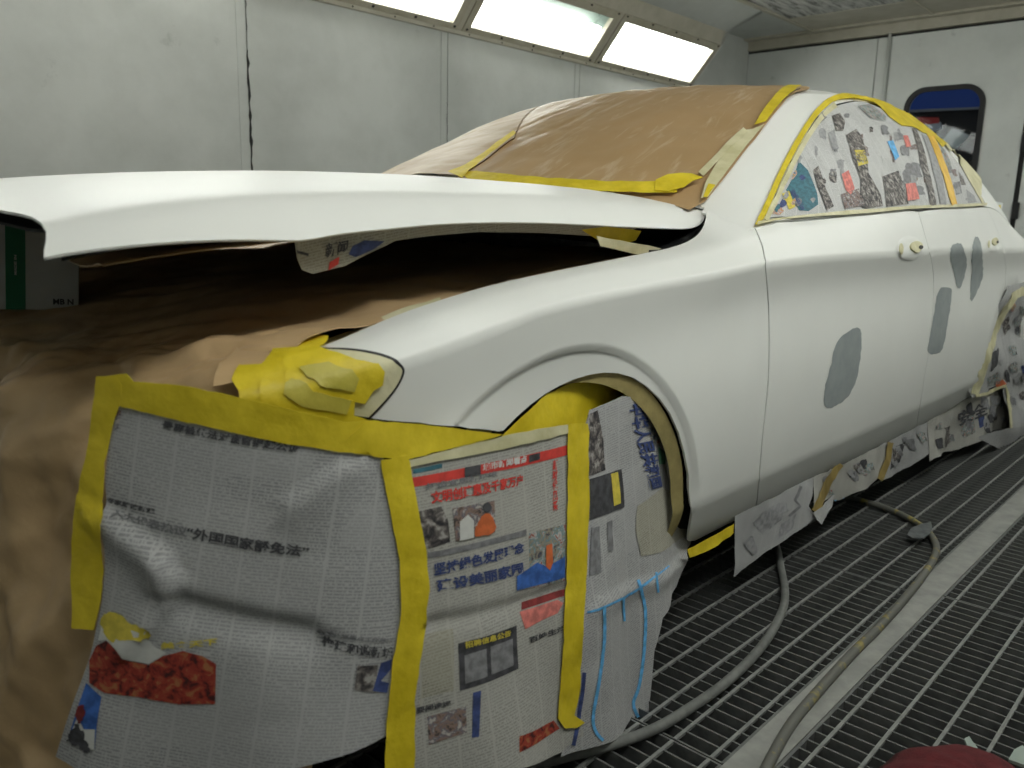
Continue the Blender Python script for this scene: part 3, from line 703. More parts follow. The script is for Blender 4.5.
edge_px = smooth_px([(44, 257.5), (70, 252.5), (100, 248.5), (150, 243.5), (200, 240.5), (250, 239.5), (300, 240), (345, 233), (400, 227.5), (440, 224), (480, 222.5), (520, 222.3), (560, 223.3), (620, 226.3), (660, 228), (684, 228.6), (696, 226.6), (703, 221), (706, 213), (706, 207.5)], 3)
huv = [tuple(p) for p in HOODL.inv(edge_px)]
fr = [tuple(p) for p in HOODL.inv([(3, 210.5), (18, 213), (32, 216.8), (41, 222.5), (46, 231), (46, 240), (44, 250)])]
left = huv; front_r = [(-.865, -.30), (-.875, 0)]
xe, ye = huv[-1]
half = [(-.866, 0), (-.858, -.25)]+fr+left+[(.655, -.60), (.62, -.35), (.585, 0)]
full = half+[(x, -y) for x, y in half[::-1] if y != 0]
hood = patch('hood', HOOD, full, 'paint', res=.022, thick=.0035, parent=car)
inner_h = patch('hood_inner_frame', HOOD, [(x*.97+.005, y*.955) for x, y in full], 'black', res=.05, off=-.03, thick=.004, parent=car)
# headlight behind its dark seal
hl = smooth_px([(318, 349), (350, 349.5), (376, 353), (393, 358.5), (402, 365.5), (403.5, 373), (397, 387), (383, 404.5), (369, 419)], 3)
seal = ppatch('headlight_seal', SIDE, hl+[(345, 414), (296, 402), (285, 372), (292, 350)], 'black', res=.02, off=.0025, thick=.003, parent=car)
hl2 = smooth_px([(318, 351.5), (349, 352.5), (374, 356), (390, 361), (399.5, 367), (400.5, 373), (394.5, 386), (381, 402.5), (367.5, 416.5)], 3)
lens = ppatch('headlight', SIDE, hl2+[(345, 413), (297, 401), (287, 372), (294, 352)], 'tape_cream', res=.012, off=.0045, thick=.003, parent=car)
lens['label'] = 'headlight masked with cream tape'
# door handle recesses, stubs and grey primer patches
def blob(cx, cy, rx, ry, n=22, rot=0.0): return [(cx+rx*math.cos(2*math.pi*i/n)*math.cos(rot)-ry*math.sin(2*math.pi*i/n)*math.sin(rot), cy+rx*math.cos(2*math.pi*i/n)*math.sin(rot)+ry*math.sin(2*math.pi*i/n)*math.cos(rot)) for i in range(n)]
for dr, (cx, cy, rx, ry), kn in ((fdoor, (909.5, 248, 13.5, 12.5), (915, 247)), (rdoor, (992.5, 243.5, 6.5, 9), (994, 242))):
    c = SIDE.inv([(cx, cy)])[0]; e = SIDE.inv([(cx+rx, cy), (cx, cy+ry)]); ru = abs(e[0][0]-c[0]); rv = abs(e[1][1]-c[1])
    def dish(u, v, c=c, ru=ru, rv=rv):
        r = np.hypot((u-c[0])/ru, (v-c[1])/rv); return .0012+.0028*np.exp(-((r-.80)/.16)**2)
    p = ppatch('handle_recess', SIDE, blob(cx, cy, rx, ry), 'paint', res=.008, thick=.0, parent=dr, push=dish)
    q = ppatch('handle_stub', SIDE, blob(kn[0], kn[1], rx*.45, ry*.42, 14), 'tape_cream', res=.006, off=.0065, thick=.005, parent=dr); q['label'] = 'cream taped handle stub'
    b = ppatch('stub_hole', SIDE, blob(kn[0]+rx*.28, kn[1]+ry*.08, rx*.16, ry*.16, 10), 'black', res=.004, off=.0075, thick=.002, parent=dr)
    t_ = ppatch('tape_bit', SIDE, blob(cx-rx*.72, cy+1, rx*.16, ry*.42, 10), 'tape_cream', res=.006, off=.005, thick=.001, parent=dr)
def ragged(px, amp=1.0, seed=1):
    r = random.Random(seed); return [(x+r.uniform(-amp, amp), y+r.uniform(-amp, amp)) for x, y in smooth_px(px, 5, True)]
for dr, px in ((fdoor, [(848, 331), (858, 328), (861, 336), (860, 358), (856, 380), (848, 396), (838, 404), (829, 408), (823.5, 403), (824.5, 388), (830, 368), (835, 345)]),
               (rdoor, [(939, 289.5), (951, 289), (950.5, 303), (947, 325), (942, 349), (937, 353.5), (928, 353), (929, 338), (934, 312)]),
               (rdoor, [(952, 246), (961, 244), (965.5, 257), (966.5, 265), (963, 280), (960, 288), (956.5, 286), (953, 270), (950, 256)]),
               (rdoor, [(974, 238), (979.5, 240), (982, 258), (982.5, 275), (977, 291), (971.5, 301), (970, 294), (971.5, 268), (971, 258)])):
    ppatch('primer_patch', SIDE, ragged(px, .5, int(px[0][0])), 'primer', res=.02, off=.0012, thick=.0, parent=dr)
#MARK_PAPER
# ================================================================== masking paper and tape
# --- kraft paper over the engine bay and the open front end
_ks = np.arange(10)
_kx = cubic(_ks, [.58, .30, .0, -.30, -.54, -.685, -.765, -.80, -.83, -.86]); _kz = cubic(_ks, [.875, .848, .820, .795, .778, .757, .66, .46, .22, -.0])
_kl = cubic(_ks, np.concatenate([[0], np.cumsum(np.hypot(np.diff(_kx(_ks)), np.diff(_kz(_ks))))]))
def kraft_f(s, y):
    s, y = np.broadcast_arrays(np.asarray(s, float), np.asarray(y, float))
    x = _kx(s)+.30*(np.abs(y)/.85)**4*sstep(3.0, 6.0, s); z = _kz(s)-.045*(1-np.clip(np.abs(y)/.72, 0, 1)**3)*sstep(2.5, 4.2, s)*(1-sstep(5.2, 6.4, s))
    a = sstep(4.3, 6.5, s)*math.pi/2*.95; sl = _kl(s)
    d = (.010+.030*sstep(3.4, 6.0, s))*crumple(sl*.8+y*.5, y*.9-sl*.3, .26, 5, 2.2, .62)+.020*sstep(5, 7, s)*(vnoise(y/.16+3, s*.35)-.5)+.012*sstep(2.5, 4.5, s)*(vnoise(y/.22+9, s*.5+4)-.5)
    am = .35+.65*sstep(3.4, 5.6, s); q = y*.8+sl*.6; p = sl*.8-y*.6
    d = d*.35+am*(.060*facet(q, p*.6, .19, 3.1)+.034*facet(q*.38, p, .075, 8.7)+.016*facet(q-p*.3, p*.45+q*.3, .05, 1.9)+.005*facet(q*.6+p, p-q*.4, .03, 6.9))
    d = d*np.where(np.abs(y) > .70, .5, 1)
    return np.stack([x-np.sin(a)*d, y, np.maximum(z+np.cos(a)*d, .004)], -1)
KRAFT = Surf(kraft_f, (0, 9, -.9, .9), .17, 1.0, sgn=-1)
kuv = [(0, -.72), (1.0, -.775), (3, -.785), (4.2, -.775), (4.9, -.78), (5.6, -.81), (6.4, -.84), (9, -.84), (9, .84), (6.4, .84), (5.6, .80), (4.9, .75), (3, .745), (0, .70)]
ko = patch('kraft_sheet', KRAFT, kuv, 'kraft', res=.0092, thick=.0015)
tag(ko, 'large crumpled brown kraft sheet covering the open engine bay and front end', 'masking paper', 'kraft masking sheets')

# --- curtain surface on which the newspapers hang round the front corner and wheel
_pp = np.array([(-.865, -.10), (-.845, -.28), (-.815, -.45), (-.755, -.64), (-.63, -.82), (-.47, -.912), (-.25, -.938), (-.02, -.912), (.16, -.885), (.34, -.835), (.50, -.76)])
_pl = np.concatenate([[0], np.cumsum(np.linalg.norm(np.diff(_pp, axis=0), axis=1))])
_px_, _py_ = cubic(_pl, _pp[:, 0]), cubic(_pl, _pp[:, 1])
FOLDS = []
def curtain_f(s, z):
    s, z = np.broadcast_arrays(np.asarray(s, float), np.asarray(z, float)); e = .01
    x, y = _px_(s), _py_(s); tx, ty = _px_(s+e)-_px_(s-e), _py_(s+e)-_py_(s-e); L = np.hypot(tx, ty); nx, ny = ty/L, -tx/L
    d = .085*np.clip((.68-z)/.68, 0, 1.1)**1.2+.006*crumple(s, z, .22, 3, 5.0)*sstep(.72, .55, z)+.020*(vnoise(s/.19+2, z/.30+7)-.5)*sstep(.70, .45, z)
    d = d+.012*np.sin(s*23+1.0)*sstep(.45, .0, z)
    for (p, q, am, wd) in FOLDS:
        px, pz = q[0]-p[0], q[1]-p[1]; t = np.clip(((s-p[0])*px+(z-p[1])*pz)/(px*px+pz*pz), 0, 1)
        dx, dz = s-p[0]-t*px, z-p[1]-t*pz; r = np.hypot(dx, dz); sg = np.sign(dx*pz-dz*px)
        d = d+am*np.exp(-(r/wd)**2)*np.where(sg > 0, 1, np.exp(-(r/(wd*.35))**2)/np.maximum(np.exp(-(r/wd)**2), 1e-9))
    return np.stack([x+nx*d, y+ny*d, z], -1)
CURT = Surf(curtain_f, (.0, float(_pl[-1]), -.06, .85), 1.0, 1.0, sgn=1, n=130)
def fold(a, b, am, wd):
    p, q = CURT.inv([a, b]); FOLDS.append((tuple(p), tuple(q), am, wd)); CURT._g = None
_fl = [((170, 597), (310, 630), -.014, .03), ((108, 515), (165, 560), .016, .03), ((165, 560), (172, 600), .010, .02), ((172, 600), (130, 650), .010, .022), ((290, 505), (345, 470), .008, .03), ((430, 622), (560, 588), -.007, .02), ((596, 605), (690, 555), .008, .025)]
_q = [(CURT.inv([a, b]), am, wd) for a, b, am, wd in _fl]
FOLDS.extend([(tuple(pq[0]), tuple(pq[1]), am, wd) for pq, am, wd in _q]); CURT._g = None

def lining_f(s, z, d=.045):
    P = curtain_f(s, z); Q = curtain_f(np.asarray(s)+.01, z)-curtain_f(np.asarray(s)-.01, z)
    n = np.stack([Q[..., 1], -Q[..., 0], 0*Q[..., 0]], -1); n /= np.linalg.norm(n, axis=-1, keepdims=True); return P-n*d
LINING = Surf(lining_f, CURT.dom, 1, 1, sgn=1, n=130)
LINING2 = Surf(lambda s, z: lining_f(s, z, .065), CURT.dom, 1, 1, sgn=1, n=130)
def sheet(name, S, px, m, label, group, rot=0.0, res=.012, off=.002, cat='newspaper', thick=.0006):
    o = ppatch(name, S, px, m, res=res, off=off, thick=thick, rot=rot); return tag(o, label, cat, group)
def pr(parent, S, px, m, off=.0032, name='print_block', res=.012, rot=0.0): return ppatch(name, S, px, m, res=res, off=off, thick=0, parent=parent, rot=rot)
_font = {}
def text_mesh(txt):
    if txt in _font: return _font[txt]
    c = bpy.data.curves.new('t', 'FONT'); c.body = txt; c.resolution_u = 2; c.size = 1.0; c.offset = .032
    o = bpy.data.objects.new('t', c); COL.objects.link(o); dg = bpy.context.evaluated_depsgraph_get(); dg.update()
    me = bpy.data.meshes.new_from_object(o.evaluated_get(dg)); bpy.data.objects.remove(o); bpy.data.curves.remove(c)
    V = np.array([tuple(v.co)[:2] for v in me.vertices]); F = [tuple(p.vertices) for p in me.polygons]; bpy.data.meshes.remove(me)
    V = (V-V.min(0))/(V.max(0)-V.min(0)); _font[txt] = (V, F); return V, F
def headline(parent, S, quad, txt, m, off=.0042, name='headline'):
    """flat lettering mapped to a pixel quad (TL, TR, BR, BL) lying on surface S"""
    V, F = text_mesh(txt); q = S.inv(quad); a, b = V[:, 0:1], V[:, 1:2]
    uv = (q[3]*(1-a)+q[2]*a)*(1-b)+(q[0]*(1-a)+q[1]*a)*b
    P = S.f(uv[:, 0], uv[:, 1])+S.normal(uv[:, 0], uv[:, 1])*off
    me = bpy.data.meshes.new(name); me.from_pydata(P.tolist(), [], F)
    return link(name, me, m, parent)
GN = 'newspapers hung round the front corner'
N1 = sheet('newspaper', CURT, [(116, 405), (180, 417), (260, 436), (330, 448), (382, 456), (390, 510), (400, 570), (402, 610), (396, 650), (390, 700), (386, 735), (352, 752), (318, 762), (280, 772), (210, 790), (150, 792), (110, 782), (80, 770), (57, 756), (75, 700), (94, 645), (103, 600), (104, 540), (106, 480), (111, 430)], 'news', 'large grey newspaper sheet with red food photo hanging left of the middle tape strip', GN, rot=math.radians(9), res=.009)
headline(N1, CURT, [(165, 419), (301, 444), (299, 453), (163, 428)], '最高检依法对贪官提起公诉', 'ink')
headline(N1, CURT, [(109, 496), (157, 508), (156, 514), (108, 502)], '专家解读新规', 'ink')
headline(N1, CURT, [(112, 508), (190, 526), (188, 537), (110, 519)], '人大代表热议', 'ink_grey')
headline(N1, CURT, [(189, 525), (310, 545), (308, 557), (187, 537)], '“外国国家豁免法”', 'ink')
headline(N1, CURT, [(323, 634), (392, 646), (391, 658), (322, 645)], '构建和谐新城', 'ink')
headline(N1, CURT, [(318, 626), (392, 637), (391, 641), (318, 630)], '全面推进重点工作落实', 'ink_grey')
pr(N1, CURT, [(91, 660), (98, 645), (108, 640), (118, 650), (132, 660), (150, 664), (164, 655), (184, 650), (203, 655), (217, 663), (216, 703), (180, 703), (140, 696), (106, 692), (91, 682)], 'ph_red', name='printed_photo')
pr(N1, CURT, [(100, 640), (104, 622), (112, 612), (122, 625), (140, 632), (155, 645), (168, 652), (150, 663), (132, 659), (118, 649), (108, 639)], 'ink_white', off=.0036)
pr(N1, CURT, ragged([(104, 618), (116, 612), (138, 626), (150, 632), (140, 640), (124, 638), (110, 640)], 2, 3), 'ink_yellow', off=.0042)
headline(N1, CURT, [(162, 641), (218, 637), (218, 644), (162, 648)], '美食天下', 'ink_yellow')
b_ = pr(N1, CURT, [(88, 682), (103, 696), (97, 738), (96, 748), (70, 737), (78, 712)], 'ink_blue', name='printed_photo')
pr(N1, CURT, [(71, 738), (80, 715), (86, 728), (97, 728), (96, 749), (80, 744)], 'ink_white', off=.0040)
pr(N1, CURT, ragged([(75, 727), (80, 722), (85, 730), (90, 742), (94, 751), (86, 750), (78, 744), (70, 738)], 1.5, 5), 'ink', off=.0046)
pr(N1, CURT, ragged([(79, 708), (85, 703), (87, 712), (83, 722), (79, 718)], 1.2, 6), 'ink_dred', off=.0046)
pr(N1, CURT, [(357, 665), (377, 664), (375, 692), (354, 689)], 'ph_dark', name='printed_photo')
pr(N1, CURT, [(380, 662), (391, 658), (390, 668), (380, 680), (388, 682), (386, 692), (372, 690), (376, 676)], 'ink_navy', off=.0036)
pr(N1, CURT, [(118, 409), (123, 410), (120, 428), (116, 430)], 'ph_people', name='printed_photo')

N2 = sheet('newspaper', CURT, [(384, 462), (430, 459), (500, 447), (545, 437), (585, 429), (586, 500), (584, 570), (581, 640), (575, 700), (583, 735), (560, 752), (520, 768), (480, 785), (400, 800), (384, 790), (388, 720), (398, 640), (399, 560), (390, 510)], 'news_warm', 'newspaper sheet with red banner between the two vertical yellow tape strips', GN, res=.009, off=.0024)
pr(N2, CURT, [(412, 469), (441, 463), (441, 467.5), (412, 473.5)], 'ink_teal')
pr(N2, CURT, [(407, 478), (470, 466), (520, 456), (567, 444.5), (567, 454.5), (520, 466), (470, 476), (408, 487.5)], 'ink_red')
pr(N2, CURT, [(463, 467), (479, 464), (479, 474), (463, 477)], 'ink', off=.0042)
pr(N2, CURT, [(527, 455), (538, 452.5), (538, 459), (527, 462)], 'ink', off=.0042)
headline(N2, CURT, [(481, 463.5), (525, 454.5), (525, 462), (481, 471)], '城市新闻看点', 'ink_white')
headline(N2, CURT, [(424, 483), (495, 470), (495, 476), (424, 490)], '打造宜居新环境', 'ink_grey')
headline(N2, CURT, [(429, 491), (521, 473.5), (521, 485), (430, 503.5)], '文明创建惠及千家万户', 'ink_red')
pr(N2, CURT, [(413, 512), (440, 506), (447, 520), (449, 541), (428, 548), (419, 549)], 'ph_dark', name='printed_photo')
pr(N2, CURT, [(451, 508), (493, 500), (494, 532), (455, 541)], 'ph_people', name='printed_photo')
pr(N2, CURT, ragged([(478, 519), (484, 513), (491, 517), (493, 531), (474, 536), (474, 528)], .8, 9), 'ink_orange', off=.0046)
pr(N2, CURT, blob(485, 507, 4.5, 5), 'ink', off=.0048)
pr(N2, CURT, [(458, 521), (466, 514), (472, 520), (472, 537), (458, 540)], 'ink_white', off=.0046)
headline(N2, CURT, [(551, 460), (556, 459), (556, 510), (551, 511)], '新\n时\n代\n风\n采', 'ink_red')
pr(N2, CURT, [(426, 552), (525, 529), (525, 535), (427, 558)], 'ink_grey')
headline(N2, CURT, [(432, 562), (522, 541), (523, 553), (433, 577)], '坚持绿色发展理念', 'ink_navy')
headline(N2, CURT, [(434, 579), (521, 561), (522, 574), (436, 591)], '建设美丽家园', 'ink_navy')
pr(N2, CURT, [(527, 533), (564, 524), (563, 580), (528, 588)], 'ph_mixed', name='printed_photo')
pr(N2, CURT, [(515, 576), (535, 562), (545, 566), (563, 556), (563, 577), (515, 590)], 'ink_blue', off=.0042)
pr(N2, CURT, [(544, 545), (550, 543), (551, 562), (548, 570), (544, 566)], 'ink_orange', off=.0046)
pr(N2, CURT, [(520, 602), (564, 589), (563, 596), (520, 610)], 'ink_dred')
pr(N2, CURT, [(518, 612), (556, 600), (562, 603), (556, 613), (540, 620), (524, 629)], 'ink_pink')
pr(N2, CURT, [(457, 643), (515, 625), (517, 668), (459, 690)], 'ink')
headline(N2, CURT, [(463, 641), (509, 629), (509, 635), (464, 648)], '招聘信息公告', 'ink_yellow')
pr(N2, CURT, [(463, 655), (485, 648), (486, 676), (464, 683)], 'ink_grey', off=.0038); pr(N2, CURT, [(489, 646), (511, 638), (512, 665), (490, 674)], 'ink_grey', off=.0038)
headline(N2, CURT, [(527, 637), (563, 624), (563, 630), (528, 643)], '百姓生活', 'ink')
pr(N2, CURT, [(420, 636), (452, 628), (453, 690), (420, 698)], 'news_tan', off=.0028)
headline(N2, CURT, [(415, 706), (450, 699), (450, 705), (415, 713)], '要闻速递', 'ink')
pr(N2, CURT, [(426, 716), (465, 706), (466, 732), (428, 744)], 'ph_people', name='printed_photo')
pr(N2, CURT, [(472, 692), (480, 690), (478, 736), (471, 737)], 'ink_navy')
pr(N2, CURT, [(518, 736), (552, 720), (558, 728), (530, 746), (518, 752)], 'ph_red', name='printed_photo')

N3 = sheet('newspaper', CURT, [(584, 428), (589, 410), (606, 403), (622, 396), (632, 397), (646, 407), (660, 424), (674, 443), (690, 462), (697, 479), (695, 505), (687, 548), (676, 586), (662, 618), (654, 650), (648, 711), (622, 733), (585, 749), (560, 757), (571, 715), (579, 640), (584, 560), (585, 480)], 'news', 'newspaper sheet with blue ruled lines stuffed into the front wheel arch', GN, res=.009, off=.0016)
pr(N3, CURT, [(586, 415), (596, 410), (602, 440), (604, 470), (587, 476)], 'ph_dark', name='printed_photo')
pr(N3, CURT, [(588, 479), (620, 469), (623, 507), (588, 520)], 'ink'); pr(N3, CURT, [(609, 474), (616, 472), (619, 503), (612, 506)], 'ink_yellow', off=.0040)
headline(N3, CURT, [(643, 402), (661, 486), (648, 490), (626, 405)], '中华人民共和国', 'ink_navy')
pr(N3, CURT, [(647, 424), (656, 424), (661, 436), (657, 447), (650, 440)], 'ph_mixed', name='printed_photo')
pr(N3, CURT, [(657, 447), (664, 452), (664, 464), (658, 464)], 'ink_green'); pr(N3, CURT, [(664, 446), (672, 452), (680, 470), (668, 480), (664, 466)], 'ink_white')
pr(N3, CURT, [(667, 434), (674, 440), (684, 459), (692, 478), (686, 486), (680, 470), (670, 452)], 'ph_advert', name='printed_photo', off=.0042)
pr(N3, CURT, [(636, 506), (660, 488), (691, 478), (688, 505), (686, 536), (660, 552), (640, 556), (634, 530)], 'news_tan', off=.0030)
pr(N3, CURT, [(590, 528), (598, 526), (600, 572), (588, 576)], 'ink_grey'); pr(N3, CURT, [(606, 522), (611, 520), (612, 550), (607, 552)], 'ink_grey')
for ln, wd in (([(603, 606), (603, 640), (598, 680), (592, 715), (594, 730), (602, 740)], 3.2), ([(637, 580), (644, 608), (643, 650), (638, 685), (632, 703), (637, 717)], 3.2), ([(622, 597), (623, 621)], 2.5), ([(586, 612), (600, 608), (625, 596), (650, 580), (668, 566)], 2.0), ([(655, 572), (657, 592)], 2.2)):
    pr(N3, CURT, strip_px(smooth_px(ln, 4), wd), 'ink_sky', name='ruled_line')
pr(N3, CURT, strip_px([(583, 672), (580, 700), (577, 722), (572, 745)], 4), 'ink_navy')

# --- yellow tape on the front
GT = 'yellow masking tape strips'
def tape(S, px, label, m='tape', off=.005, res=.010, group=GT, thick=.0008, rag=.5, cat='tape'):
    k_ = px[0][0]*.13; o = ppatch('tape_strip', S, ragged_edge(px, rag), m, res=res, push=lambda u, v: off+.0016*(crumple(u*S.su, v*S.sv, .035, 2, k_)+.5), thick=thick); return tag(o, label, cat, group)
def ragged_edge(px, amp):
    if not amp: return px
    r = random.Random(int(px[0][0]*7+px[0][1])); out = []
    for i in range(len(px)):
        a, b = px[i], px[(i+1) % len(px)]; n = max(1, int(math.hypot(a[0]-b[0], a[1]-b[1])/9))
        for j in range(n): out.append((a[0]+(b[0]-a[0])*j/n+r.uniform(-amp, amp), a[1]+(b[1]-a[1])*j/n+r.uniform(-amp, amp)))
    return out
tape(CURT, [(100, 376), (118, 374), (124, 384), (124, 398), (117, 420), (108, 462), (104, 520), (106, 570), (104, 600), (97, 629), (76, 627), (75, 580), (75, 540), (80, 500), (92, 440)], 'long yellow tape down the left edge of the large grey newspaper', off=.0055)
tape(CURT, [(102, 376), (130, 373), (136, 381), (180, 384), (230, 394), (300, 411), (345, 421), (372, 420), (372, 440), (380, 456), (330, 450), (260, 438), (180, 419), (125, 406), (104, 398)], 'wide yellow tape along the top edge of the large grey newspaper', off=.005)
tape(CURT, [(366, 419), (420, 424), (480, 431), (500, 434), (480, 440), (440, 450), (405, 459), (378, 457), (352, 452), (345, 440)], 'yellow tape under the lower edge of the headlight and fender', off=.006)
tape(CURT, [(378, 460), (405, 455), (408, 462), (414, 500), (424, 550), (427, 590), (420, 645), (413, 700), (412, 775), (382, 775), (385, 720), (391, 660), (399, 612), (398, 560), (388, 508)], 'long yellow tape strip between the two front newspapers', off=.006)
tape(CURT, [(565, 424), (585, 423), (586, 500), (584, 560), (580, 640), (577, 690), (571, 714), (582, 722), (574, 727), (562, 727), (555, 718), (560, 650), (564, 560), (565, 480)], 'yellow tape strip joining the banner newspaper to the wheel newspaper', off=.006)
tape(CURT, [(404, 460), (440, 451), (480, 441), (506, 434), (545, 427), (565, 424), (566, 433), (500, 449), (430, 462), (407, 467)], 'cream tape along the top of the red banner newspaper', m='tape_cream', off=.0052, group='cream masking tape')
tape(LINING, [(500, 436), (520, 417), (545, 394), (570, 382), (594, 375), (616, 376), (630, 382), (634, 390), (624, 397), (606, 404), (590, 409), (586, 424), (565, 425), (545, 428), (520, 433)], 'yellow tape inside the top of the front wheel arch', off=.003)
tape(LINING, [(631, 388), (641, 394), (651, 405), (661, 420), (671, 438), (672, 441), (660, 430), (648, 412), (634, 400), (630, 392)], 'yellow tape inside the rear curve of the front wheel arch', off=.0035)
_ra = np.linspace(math.radians(-12), math.radians(150), 44)
def _rp(r, a): x = CX+r*math.cos(a); return (x, side_v(x, CZ+r*math.sin(a)))
rg = patch('tape_strip', SIDE, [_rp(.384, a) for a in _ra]+[_rp(.347-.02*max(0, (a-1.9)), a) for a in _ra[::-1]], 'tape_olive', res=.012, off=-.0068, thick=.001); tag(rg, 'olive overspray-stained tape ring lining the front wheel arch', 'tape')
# headlight tapes
tape(SIDE, [(232, 384), (240, 371), (262, 369), (275, 354), (288, 341), (312, 339), (330, 342), (324, 350), (312, 356), (300, 380), (290, 398), (262, 402), (240, 400)], 'crumpled yellow tape covering the inner end of the headlight', off=.009, group='yellow tape layers over the headlight')
tape(SIDE, [(283, 357), (315, 352), (345, 360), (382, 370), (380, 384), (371, 389), (362, 402), (330, 395), (285, 384)], 'yellow tape layer stuck across the upper headlight', off=.0105, group='yellow tape layers over the headlight')
tape(SIDE, [(262, 386), (300, 385), (352, 399), (351, 413), (368, 419), (348, 424), (300, 420), (255, 406)], 'yellow tape layer stuck across the lower headlight', off=.012, group='yellow tape layers over the headlight')
tape(SIDE, [(300, 373), (328, 367), (356, 377), (351, 389), (308, 383)], 'thinner see-through yellow tape patch high on the headlight', m='tape_thin', off=.0135, group='yellow tape layers over the headlight')
tape(SIDE, [(282, 392), (292, 384), (348, 398), (343, 411), (300, 404)], 'thinner see-through yellow tape patch low on the headlight', m='tape_thin', off=.0135, group='yellow tape layers over the headlight')
tape(SIDE, strip_px([(316, 344), (335, 335.5), (365, 323), (400, 309), (440, 296)], [8, 9, 9, 8, 6]), 'cream tape along the fender top edge above the headlight', m='tape_cream', off=-.0075, group='cream masking tape', rag=.3)
kf = ppatch('kraft_flap', SIDE, [(214, 390), (220, 368), (238, 352), (262, 341), (292, 341), (282, 352), (262, 372), (238, 385)], 'kraft', res=.012, off=.007, thick=.001); tag(kf, 'small folded brown kraft flap beside the taped headlight', 'masking paper', 'kraft masking sheets')

# --- windscreen
RW = Surf(roof_f, (.42, 1.75, -1, 1), 1.0, .62, sgn=1, n=140)
def ws_push(u, v): return .005+.004*(crumple(u*.6, v*.6, .10, 3, 8.0)+.8)+.008*np.abs(vnoise(u*3+v*9+3, v*5-u*1.5)-.5)
redge = [tuple(p) for p in RW.inv([(706, 204), (730, 177), (748, 151), (766, 133), (785, 108), (799, 94)])]
ledge = [tuple(p) for p in RW.inv([(455, 183.5), (485, 164), (515, 141)])]
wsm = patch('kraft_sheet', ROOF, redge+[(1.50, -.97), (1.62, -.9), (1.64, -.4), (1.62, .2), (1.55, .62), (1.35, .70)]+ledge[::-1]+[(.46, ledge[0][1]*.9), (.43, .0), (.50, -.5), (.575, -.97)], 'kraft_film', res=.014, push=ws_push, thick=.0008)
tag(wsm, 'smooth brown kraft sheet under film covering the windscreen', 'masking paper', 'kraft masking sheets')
wsf = patch('kraft_sheet', ROOF, ledge+[(1.35, .69), (1.54, .62), (1.60, .98), (1.2, .995), (.80, .995), (.58, .99), (.46, ledge[0][1])], 'film', res=.014, push=lambda u, v: ws_push(u, v)+.003, thick=.0008)
tag(wsf, 'wrinkled brown kraft strip under cloudy film on the far windscreen edge', 'masking paper', 'kraft masking sheets')
tape(RW, [(462, 181), (478, 179), (520, 184), (580, 188.5), (640, 190.5), (664, 189), (676, 191), (676, 201), (640, 201), (580, 199), (520, 197), (465, 192)], 'yellow tape along the lower edge of the windscreen', off=0.0231)
tape(RW, [(656, 191), (668, 185), (690, 182), (703, 187), (694, 190), (684, 197), (668, 201), (655, 199)], 'crumpled yellow tape end at the corner of the windscreen', off=0.0261, rag=1.2)
tape(RW, strip_px([(455, 186), (470, 176), (485, 165), (500, 153), (517, 140)], [14, 7, 5, 4.5, 4]), 'thin yellow tape running up the far side of the windscreen', off=0.0261)
tape(RW, [(753, 132), (760, 120), (770, 106), (780, 96), (788, 91.5), (800, 92), (797, 98), (788, 109), (775, 128), (765, 129)], 'yellow tape at the top of the near windscreen pillar', off=0.0211)
tape(RW, [(700, 206), (705, 190), (713, 175), (725, 156), (740, 138), (752, 136), (768, 133), (756, 153), (743, 176), (728, 199), (718, 205)], 'cream tape up the near windscreen pillar', m='tape_cream', off=0.0211, group='cream masking tape')
tape(RW, strip_px([(700, 183), (712, 170), (727, 154), (744, 138)], 6), 'narrow cream tape slanting across the windscreen corner', m='tape_cream', off=0.0236, group='cream masking tape')
tape(RW, [(702, 206), (707, 193), (713, 194), (724, 199), (716, 205), (708, 208)], 'small yellow tape at the foot of the near windscreen pillar', off=0.0251, rag=.4)

wt = ppatch('windscreen_trim', RW, strip_px([(712, 206.5), (730, 179), (748, 153), (767, 135), (786, 110), (800, 95.5)], 2.2), 'black', res=.012, off=.020, thick=.002, parent=car)
# --- side windows
GW = 'newspapers over the side windows'
W1 = sheet('newspaper', GLASS, [(765, 220), (776, 196), (790, 165), (800, 148), (812, 175), (820, 200), (826, 215), (795, 219)], 'news_white', 'newspaper corner with teal advert at the front of the side window', GW, rot=.6, off=.006, res=.014)
pr(W1, GLASS, [(784, 192), (797, 163), (806, 172), (815, 195), (816, 206), (806, 213), (797, 212)], 'ink_teal', off=.0072)
pr(W1, GLASS, [(768, 216), (775, 205), (782, 213), (778, 217)], 'ph_advert', off=.0072); pr(W1, GLASS, [(780, 196), (787, 193), (793, 209), (787, 212)], 'ink_yellow', off=.0078)
headline(W1, GLASS, [(787, 193), (791, 191), (803, 211), (799, 214)], '精彩生活', 'ink_navy', off=.009)
W2 = sheet('newspaper', GLASS, [(799, 152), (812, 128), (826, 112), (840, 106), (855, 103), (866, 104), (873, 125), (880, 160), (884, 190), (885, 211), (850, 213), (824, 216), (812, 180)], 'news_white', 'white newspaper with dark figures and red photo in the middle of the side window', GW, rot=.25, off=.0064, res=.014)
